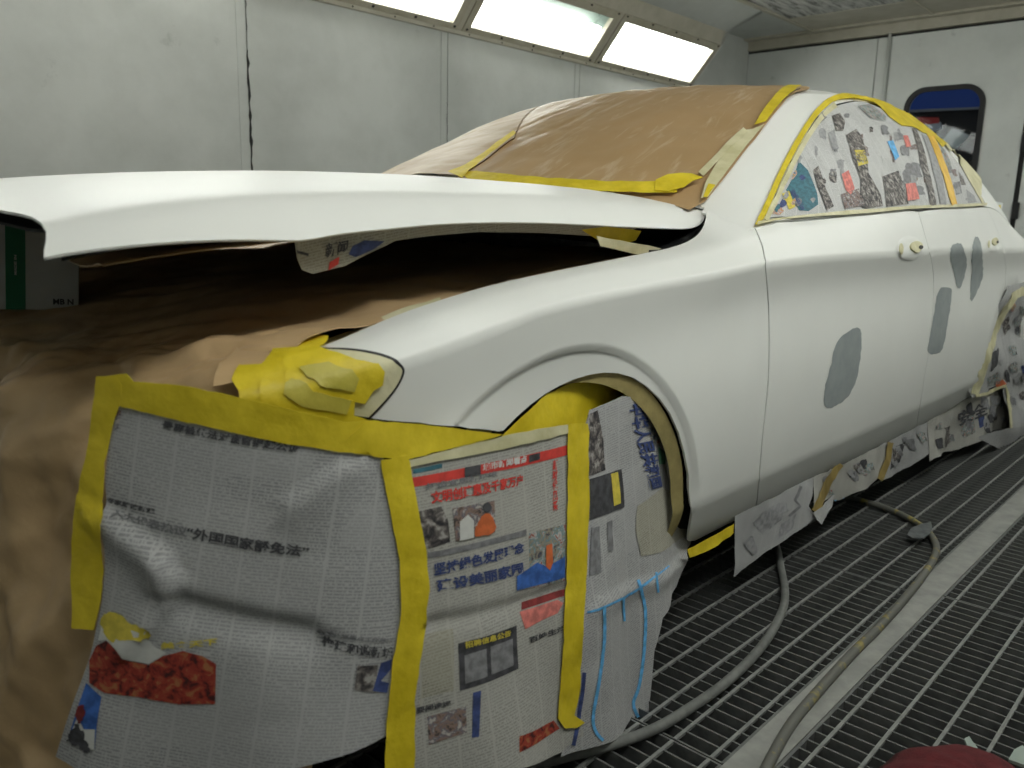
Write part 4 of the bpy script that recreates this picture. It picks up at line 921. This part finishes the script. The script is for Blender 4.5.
for px, m in (([(830, 118), (838, 115), (843, 124), (841, 133), (834, 133)], 'ph_dark'), ([(844, 137), (854, 131), (860, 139), (864, 158), (866, 175), (878, 196), (880, 207), (862, 210), (856, 206), (858, 180), (850, 160)], 'ph_dark'), ([(839, 176), (846, 172), (852, 190), (848, 196), (843, 192)], 'ink_pink'), ([(811, 172), (816, 168), (823, 190), (831, 208), (824, 212), (815, 188)], 'ph_dark'), ([(852, 152), (862, 152), (866, 165), (856, 168)], 'ink_yellow'), ([(856, 108), (868, 106), (884, 118), (884, 123), (868, 120)], 'ph_mixed'), ([(816, 118), (822, 114), (825, 120), (818, 126)], 'ink_grey'), ([(838, 196), (856, 190), (862, 207), (842, 210)], 'ph_people'), ([(826, 135), (832, 132), (836, 150), (830, 152)], 'ink_soft')):
    pr(W2, GLASS, px, m, off=.0088, name='printed_photo')
W3 = sheet('newspaper', GLASS, [(866, 104), (880, 110), (905, 124), (928, 136), (938, 160), (946, 185), (951, 207), (915, 209), (886, 211), (883, 185), (876, 140)], 'news_white', 'grey columned newspaper in the rear half of the side window', GW, rot=.25, off=.0060, res=.014)
for px, m in (([(885, 143), (891, 142), (897, 158), (893, 162)], 'ink_sky'), ([(880, 178), (896, 172), (906, 205), (884, 208)], 'ph_dark'), ([(903, 185), (913, 184), (917, 200), (905, 202)], 'ink_pink'), ([(910, 130), (914, 130), (926, 170), (934, 206), (928, 207), (918, 165)], 'ph_dark'), ([(920, 136), (926, 138), (942, 190), (944, 206), (938, 206), (930, 170)], 'ink_soft'), ([(901, 137), (906, 137), (909, 148), (904, 149)], 'ink_pink')):
    pr(W3, GLASS, px, m, off=.0084, name='printed_photo')
W4 = sheet('newspaper', GLASS, [(930, 134), (945, 150), (965, 175), (984, 204), (952, 207), (944, 175)], 'news_white', 'small newspaper piece in the rear quarter window', GW, rot=.4, off=.0062, res=.014)
for px, m in (([(938, 146), (944, 152), (950, 168), (946, 176)], 'ph_mixed'), ([(956, 172), (961, 178), (964, 186), (959, 186)], 'ph_dark'), ([(952, 184), (958, 182), (960, 194), (954, 196)], 'ink_grey'), ([(964, 190), (972, 196), (975, 203), (966, 204)], 'ink_soft')):
    pr(W4, GLASS, px, m, off=.0072, name='printed_photo')
tape(GLASS, strip_px(smooth_px([(756, 228), (770, 197), (783, 168), (800, 137), (815, 115), (830, 101.5), (846, 97.5), (866, 99), (885, 105)], 3), [5.5]*25), 'yellow tape following the front and top edge of the side window', off=.0075, rag=.2)
tape(GLASS, strip_px(smooth_px([(764, 223), (776, 198), (790, 168), (806, 139), (820, 119), (834, 107)], 3), [5]*16), 'cream tape just inside the front edge of the side window', m='tape_cream', off=.0085, rag=.3, group='cream masking tape')
tape(GLASS, strip_px(smooth_px([(757, 227), (800, 220.3), (850, 214.6), (910, 210), (960, 207), (985, 206)], 3), [6, 6, 6, 6, 6, 6, 6, 6, 6, 6, 5, 5, 4.5, 4.5, 4, 4]), 'cream tape along the sill of the side windows', m='tape_cream', off=.008, rag=.3, group='cream masking tape')
tape(GLASS, [(868, 101), (884, 105), (905, 114), (925, 127), (942, 144), (953, 158), (940, 149), (932, 139), (922, 134), (911, 129), (900, 127), (888, 119), (878, 108)], 'broad yellow tape along the upper rear edge of the side window', off=.009, rag=.5)
tape(GLASS, strip_px([(926, 131), (935, 152), (944, 177), (952, 206)], 6), 'orange tape strip up the rear door window divider', m='orange_tape', off=.0088, rag=.2, group='side window tape')
tape(GLASS, strip_px(smooth_px([(942, 142), (955, 159), (968, 181), (981, 204)], 3), 2.2), 'thin cream tape down the trailing edge of the rear quarter window', m='tape_cream', off=.0085, rag=0, group='cream masking tape')

# --- sheets under the sill and at the rear wheel
def sill_f(x, z):
    x, z = np.broadcast_arrays(np.asarray(x, float), np.asarray(z, float))
    y = -.872-.02*(.27-z)/.27+.010*crumple(x, z, .16, 3, 3.0)+.018*np.sin(x*11)*np.clip((.27-z)/.2, 0, 1)-.03*sstep(2.4, 2.8, x)
    return np.stack([x, y, z], -1)
SILL = Surf(sill_f, (.2, 4.0, -.05, .8), 1, 1, sgn=1, n=150)
GS = 'newspapers hung under the door sill'
S1 = sheet('newspaper', SILL, [(734, 516), (757, 504), (800, 483), (814, 476), (812, 494), (808, 506), (816, 517), (800, 529), (775, 546), (752, 562), (733, 577), (734, 545)], 'news', 'grey newspaper hanging lowest under the front door sill', GS, rot=.5, res=.014)
pr(S1, SILL, [(752, 522), (768, 508), (784, 500), (780, 520), (762, 535)], 'ink_soft'); pr(S1, SILL, strip_px([(800, 486), (794, 500), (799, 506), (788, 516)], 3), 'ink_grey'); pr(S1, SILL, [(780, 524), (796, 512), (792, 528), (776, 540)], 'ink_soft')
S1b = sheet('newspaper', SILL, [(810, 512), (826, 498), (831, 494), (829, 506), (818, 524), (814, 520)], 'news_white', 'small curled white newspaper corner below the sill', GS, off=.010, res=.014)
S2 = sheet('newspaper', SILL, [(812, 477), (850, 460), (882, 444), (886, 455), (880, 474), (866, 488), (850, 494), (838, 500), (826, 499), (812, 508)], 'news_warm', 'colourful crumpled newspaper under the middle of the sill', GS, rot=.5, off=.004, res=.014)
pr(S2, SILL, [(827, 494), (848, 488), (843, 498), (834, 501)], 'ink_sky'); pr(S2, SILL, [(836, 476), (852, 466), (862, 464), (852, 478), (836, 486)], 'ph_dark'); pr(S2, SILL, [(852, 462), (858, 460), (854, 484), (848, 488)], 'ph_red'); pr(S2, SILL, [(818, 490), (828, 486), (826, 497), (814, 503)], 'ph_advert')
S3 = sheet('newspaper', SILL, [(878, 446), (900, 434), (927, 420), (931, 438), (928, 454), (908, 467), (890, 477), (881, 480), (877, 470)], 'news', 'black and grey newspaper under the rear end of the front door', GS, rot=.5, off=.003, res=.016)
pr(S3, SILL, [(895, 446), (904, 442), (899, 462), (889, 470)], 'ink'); pr(S3, SILL, [(868, 455), (882, 446), (879, 452), (866, 460)], 'ink')
S4 = sheet('newspaper', SILL, [(926, 421), (955, 404), (975, 392), (1003, 384), (1010, 405), (1010, 428), (985, 437), (950, 451), (933, 458), (928, 461), (927, 440)], 'news_warm', 'newspaper with black headlines hanging in front of the rear wheel', GS, rot=.45, off=.006, res=.02)
pr(S4, SILL, [(942, 428), (948, 425), (950, 440), (944, 447)], 'ph_dark', off=.0075); pr(S4, SILL, [(976, 415), (982, 414), (984, 425), (978, 428)], 'ink_navy', off=.0075); pr(S4, SILL, [(960, 420), (972, 414), (974, 432), (962, 438)], 'ph_mixed', off=.0075)
headline(S4, SILL, [(955, 412), (984, 401), (986, 414), (957, 426)], '安全', 'ink', off=.009)
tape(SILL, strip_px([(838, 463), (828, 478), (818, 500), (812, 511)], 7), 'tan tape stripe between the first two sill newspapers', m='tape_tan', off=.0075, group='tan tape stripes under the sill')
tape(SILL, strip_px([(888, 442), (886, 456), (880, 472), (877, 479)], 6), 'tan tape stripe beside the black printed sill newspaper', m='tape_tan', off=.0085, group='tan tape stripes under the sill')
tape(SILL, [(685, 549), (700, 541), (716, 532), (732, 523), (731, 532), (716, 545), (701, 553), (687, 557)], 'yellow tape hanging below the rear corner of the front fender', off=.006)
skirt_blocker = patch('kraft_sheet', Surf(lambda x, z: np.stack(np.broadcast_arrays(np.asarray(x, float), .87+.012*np.sin(np.asarray(x, float)*9), np.asarray(z, float)), -1), (-.4, 4, 0, .5), 1, 1, sgn=-1), [(-.45, .012), (3.9, .012), (3.9, .31), (-.45, .31)], 'kraft', res=.08, thick=.001); tag(skirt_blocker, 'long brown kraft skirt under the far sill of the car', 'masking paper', 'kraft masking sheets')  # unseen skirt, added to keep light from getting under the car
def rear_f(x, z):
    x, z = np.broadcast_arrays(np.asarray(x, float), np.asarray(z, float))
    y = -.905-.06*np.clip((.5-z)/.5, 0, 1)+.014*crumple(x, z, .2, 3, 6.0)+.012*np.sin(z*22+x*3)
    return np.stack([x, y, z], -1)
REAR = Surf(rear_f, (2.2, 3.7, -.02, .8), 1, 1, sgn=1)
GR = 'newspapers over the rear wheel'
R1 = sheet('newspaper', REAR, [(1008, 286), (1024, 282), (1050, 286), (1050, 350), (1050, 430), (1012, 430), (1006, 404), (1003, 384), (972, 398), (968, 390), (974, 370), (981, 348), (989, 324), (998, 304)], 'news', 'crumpled newspaper stuffed over the rear wheel arch', GR, rot=.7, off=.001, res=.02)
for px, m in (([(1002, 322), (1008, 316), (1010, 328), (1004, 336)], 'ph_dark'), ([(990, 355), (998, 348), (996, 366), (990, 372)], 'ink'), ([(986, 378), (997, 372), (1000, 384), (988, 388)], 'ph_mixed'), ([(1020, 366), (1030, 362), (1034, 372), (1022, 378)], 'ink_navy'), ([(1009, 304), (1014, 300), (1014, 310), (1010, 312)], 'ph_advert'), ([(994, 384), (1002, 379), (1006, 384), (998, 390)], 'ink_orange')): pr(R1, REAR, px, m, off=.003)
R2 = sheet('newspaper', REAR, [(976, 437), (1008, 428), (1030, 424), (1060, 432), (1060, 468), (1024, 458), (1000, 450)], 'news', 'plain grey newspaper trailing on the grating behind the rear wheel sheet', GR, rot=.3, off=.004, res=.02)
tape(REAR, strip_px([(1024, 290), (1014, 295), (1005, 309), (996, 328), (988, 352), (981, 373), (974, 394)], [8, 7, 6, 6, 6, 7, 8]), 'cream tape edging the rear wheel arch', m='tape_cream', off=.0035, group='cream masking tape')
tape(REAR, strip_px([(974, 396), (990, 391), (1004, 385), (1007, 396), (1009, 412), (1010, 428)], 3), 'cream tape around the sheet before the rear wheel', m='tape_cream', off=.006, group='cream masking tape')

def scatter(parent, S, poly, n, mats, seed, sz=(3, 9), off=.0068, ang=0.0):
    r = random.Random(seed); xs = [p[0] for p in poly]; ys = [p[1] for p in poly]; k = 0
    while k < n:
        x, y = r.uniform(min(xs), max(xs)), r.uniform(min(ys), max(ys)); a, b = r.uniform(*sz)/2, r.uniform(*sz)*.8; c, q = math.cos(ang), math.sin(ang)
        quad = [(x+c*dx-q*dy, y+q*dx+c*dy) for dx, dy in ((-a, -b), (a, -b), (a, b), (-a, b))]
        if all(inside(poly, np.array(u), np.array(v)) for u, v in quad): pr(parent, S, [(px_+r.uniform(-.5, .5), py_+r.uniform(-.5, .5)) for px_, py_ in smooth_px([(x+c*dx-q*dy, y+q*dx+c*dy) for dx, dy in ((-a, -b*r.uniform(.4, 1)), (0, -b), (a, -b*r.uniform(.3, 1)), (a*r.uniform(.5, 1), b*.2), (a*r.uniform(.3, 1), b), (-a*.3, b*r.uniform(.6, 1)), (-a, b*r.uniform(.3, 1)))], 2, True)], r.choice(mats), off=off+.0003*(k % 4), res=.03); k += 1
w2p = [(803, 152), (814, 130), (828, 114), (842, 108), (864, 106), (871, 125), (878, 160), (883, 208), (830, 212), (814, 180)]
scatter(W2, GLASS, w2p, 16, ['ink_soft', 'ink_grey', 'ph_dark', 'ph_people', 'ink_soft', 'ph_mixed'], 11, (3, 8), .0070, -.12)
scatter(W3, GLASS, [(870, 108), (905, 126), (926, 137), (936, 160), (949, 205), (888, 209), (880, 145)], 26, ['ink_soft', 'ink_grey', 'ph_dark', 'ph_people', 'ink_soft', 'ink_grey'], 12, (2.5, 10), .0066, -.2)
scatter(W4, GLASS, [(932, 137), (945, 153), (962, 178), (979, 203), (953, 206), (945, 175)], 9, ['ink_soft', 'ink_grey', 'ph_mixed', 'ph_people'], 13, (2, 6), .0068, -.3)
scatter(W1, GLASS, [(767, 219), (790, 166), (800, 151), (819, 200), (824, 214)], 9, ['ph_advert', 'ink_grey', 'ink_navy', 'ink_teal', 'ink_soft'], 14, (2.5, 6), .0080, .5)
scatter(S2, SILL, [(814, 479), (850, 462), (880, 447), (884, 456), (878, 473), (850, 492), (820, 502)], 14, ['ink_grey', 'ph_mixed', 'ink_soft', 'ph_dark', 'ink'], 15, (3, 8), .0060, -.5)
scatter(S3, SILL, [(880, 448), (925, 424), (929, 438), (926, 453), (882, 477)], 10, ['ink_grey', 'ink_soft', 'ph_dark', 'ph_mixed'], 16, (3, 8), .0055, -.5)
scatter(S4, SILL, [(930, 422), (975, 395), (1001, 387), (1007, 425), (932, 456)], 16, ['ink_grey', 'ink_soft', 'ink_soft', 'ph_mixed', 'ink'], 17, (3, 8), .0082, -.35)
scatter(S1, SILL, [(737, 520), (800, 487), (809, 482), (806, 506), (770, 545), (737, 570)], 6, ['ink_soft', 'ink_soft', 'ink_grey'], 18, (4, 12), .0038, -.5)
scatter(R1, REAR, [(1016, 298), (1030, 296), (1040, 420), (1014, 424), (1004, 388), (984, 386), (1000, 330)], 22, ['ink_grey', 'ink_soft', 'ph_mixed', 'ph_dark', 'ink'], 19, (3, 8), .0040, -.3)
# --- lining sheets under the hood
def liner_f(x, t):
    x, t = np.broadcast_arrays(np.asarray(x, float), np.asarray(t, float)); H = hood_f(x, np.full_like(x, -.715))
    z = H[..., 2]-.012-t; return np.stack([x, -.715+.25*t+.006*crumple(x, t, .1, 2, 4.0), z], -1)
LINER = Surf(liner_f, (-.8, .68, 0, .2), 1, 1, sgn=-1)
H1 = sheet('newspaper', LINER, [(294, 238), (320, 235), (345, 230), (400, 225), (480, 221), (560, 222), (620, 224), (640, 227), (610, 238), (590, 236), (540, 233), (480, 232), (430, 236), (395, 241), (372, 252), (345, 266), (313, 274), (302, 270), (297, 258)], 'news_tan', 'cream newspaper lining hanging below the hood edge', 'newspapers lining the hood', rot=.1, off=0, res=.012)
headline(H1, LINER, [(325, 243), (348, 239), (346, 252), (324, 258)], '新闻', 'ink', off=.0025)
pr(H1, LINER, [(352, 246), (364, 240), (384, 241), (372, 250), (355, 257), (348, 254)], 'ink_navy', off=.0015); pr(H1, LINER, [(329, 262), (339, 256), (338, 264), (328, 270)], 'ink_red', off=.0015); pr(H1, LINER, [(296, 250), (308, 253), (308, 256), (297, 253)], 'ink', off=.0015)
tape(LINER, [(580, 229), (606, 226), (640, 230), (634, 240), (612, 246), (600, 242)], 'yellow tape under the rear of the hood edge', off=.004)
def liner2_f(x, y):
    x, y = np.broadcast_arrays(np.asarray(x, float), np.asarray(y, float)); H = hood_f(x, y)
    return np.stack([x, y, H[..., 2]-.035-.045*np.cos(np.clip((y+.60)/.14, -1, 1)*math.pi/2)-.010*crumple(x, y, .15, 3, 9)], -1)
LIN2 = Surf(liner2_f, (-.8, .5, -.8, 0), 1, 1, sgn=-1)
h2 = patch('kraft_sheet', LIN2, [(-.74, -.70), (-.36, -.70), (-.30, -.40), (-.74, -.40)], 'kraft', res=.02, thick=.001); tag(h2, 'brown kraft sheet sagging from the underside of the hood', 'masking paper', 'kraft masking sheets')
tape(COWL, [(.44, -.72), (.50, -.735), (.30, -.775), (.26, -.76)], 'x', off=.004) if False else None
GUT = Surf(lambda x, z: np.stack(np.broadcast_arrays(np.asarray(x, float), -.735+.25*(.93-np.asarray(z, float)), np.asarray(z, float)), -1), (-.5, .7, .7, 1.0), 1, 1, sgn=1)
tape(GUT, [(596, 236), (620, 240), (650, 246), (672, 252), (655, 258), (625, 252), (600, 246)], 'cream tape on the inner fender lip below the hood corner', m='tape_cream', off=0, group='cream masking tape')

FAR_BLOCK = Surf(lambda x, z: np.stack(np.broadcast_arrays(np.asarray(x, float), .705+.01*np.sin(np.asarray(x, float)*17), np.asarray(z, float)), -1), (-.8, .6, .7, 1.0), 1, 1, sgn=-1)  # added strip that closes the far hood gap against light from the wall
fx = [(-.74+.08*i) for i in range(17)]
fk = patch('kraft_sheet', FAR_BLOCK, [(x, float(hood_f(np.array(x), np.array(.705))[2])-.006) for x in fx]+[(x, .77+.1*(x+.74)/1.28) for x in fx[::-1]], 'kraft', res=.03, thick=.001); tag(fk, 'brown kraft strip hanging from the far edge of the hood', 'masking paper', 'kraft masking sheets')
# ================================================================== loose things
bx = empty('carton', (-.62, .20, .775), 'white carton with green stripe under the propped hood', 'box')
def carton():
    base = Matrix.Translation((-.492, .10, .735)) @ Matrix.Rotation(math.radians(4.5), 4, 'Y')
    def put(o): o.data.transform(base); return o
    put(boxm('box_body', (-.32, 0, 0), (0, .22, .195), 'carton', bx, bevel=.003))
    put(boxm('green_stripe', (-.139, -.0008, .0005), (-.103, 0, .1945), 'green', bx)); put(boxm('green_stripe', (-.139, 0, .195), (-.103, .22, .1957), 'green', bx))
    for txt, x0, x1, z0, z1, mm in (('MB N', -.052, -.012, .012, .024, 'ink'), ('MADE IN', -.124, -.119, .07, .11, 'ink_white')):
        V, F = text_mesh(txt)
        if txt.startswith('MADE'): P = [(x0+(1-b)*(x1-x0), -.0016, z0+a*(z1-z0)) for a, b in V]
        else: P = [(x0+a*(x1-x0), -.0016, z0+b*(z1-z0)) for a, b in V]
        me = bpy.data.meshes.new('lettering'); me.from_pydata(P, [], F); put(link('lettering', me, mm, bx))
carton()
def floor_line(px, z): return [tuple(onax(u, v, 2, z)) for u, v in px]
h1 = tube('air_hose', floor_line([(430, 810), (500, 777), (560, 758), (600, 748), (650, 731), (690, 708), (730, 679), (762, 646), (781, 614), (785, 592), (781, 568), (776, 545), (766, 520)], 0.0115), .0105, 'hose'); tag(h1, 'plain grey air hose curling out from under the fender', 'hose', 'air hoses on the grating')
h2_ = tube('air_hose', floor_line([(745, 812), (768, 765), (790, 726), (815, 695), (850, 656), (880, 626), (900, 604), (922, 577), (936, 553), (932, 537), (918, 524), (893, 511), (862, 501), (835, 496)], 0.0115), .0105, 'hose2'); tag(h2_, 'yellow stained air hose lying along the steel floor strip', 'hose', 'air hoses on the grating')
fp = [(907, 536), (911, 529), (921, 525), (931, 523), (932, 529), (929, 535), (923, 539), (912, 539)]
fl = prism('rubber_flap', [tuple(onax(u, v, 2, .027)) for u, v in fp], (0, 0, .004), 'flap'); tag(fl, 'dark rubber scrap lying over the bend of the stained hose', 'scrap')
def mound(name, c, rx, ry, h, m, label, cat):
    V = []; F = []; n, k = 40, 10
    for j in range(k+1):
        r = j/k
        for i in range(n):
            a = 2*math.pi*i/n; rr = r*(1+.06*math.sin(3*a+1)+.03*math.sin(7*a)); zz = h*(1-r**2.4)+.010*math.sin(9*a+4*r)*r*(1-r)+.004
            V.append((c[0]+rx*rr*math.cos(a), c[1]+ry*rr*math.sin(a), max(zz, .003)))
    for j in range(k):
        for i in range(n): F.append((j*n+i, j*n+(i+1) % n, (j+1)*n+(i+1) % n, (j+1)*n+i))
    F.append(tuple(k*n+i for i in range(n)))
    me = bpy.data.meshes.new(name); me.from_pydata(V, [], F); bm = bmesh.new(); bm.from_mesh(me); bmesh.ops.remove_doubles(bm, verts=bm.verts, dist=1e-5); bmesh.ops.recalc_face_normals(bm, faces=bm.faces); bm.to_mesh(me); bm.free(); shade(me)
    return tag(link(name, me, m), label, cat)
mound('red_cloth', (.285, -1.52, 0), .155, .155, .062, 'red', 'dark red cloth bundle on the grating at the bottom corner', 'cloth')
for px, lab in (([(968, 752), (964, 741), (969, 739), (972, 744), (977, 750), (976, 756)], 'frayed pale scrap beside the middle of the red cloth'), ([(1008, 762), (1014, 752), (1022, 748), (1030, 756), (1024, 768)], 'grey scrap beside the right end of the red cloth')):
    f_ = prism('cloth_scrap', [tuple(onax(u, v, 2, .012)) for u, v in px], (0, 0, .006), 'fray'); tag(f_, lab, 'scrap', 'scraps beside the red cloth')
def wf_pt(p): return SIDE
pf = prism('paper_flap', [tuple(onax(u, v, 1, -.60)) for u, v in ((985, 199), (1003, 203), (1001, 214), (992, 216))], (0, .01, 0), 'white'); tag(pf, 'small white paper flap behind the rear side window', 'paper')
o_ = prism('tape_edge', [tuple(onax(u, v, 1, -.603)) for u, v in ((991, 206), (1001, 205), (1000, 214), (993, 216))], (0, .002, 0), 'tape', pf)
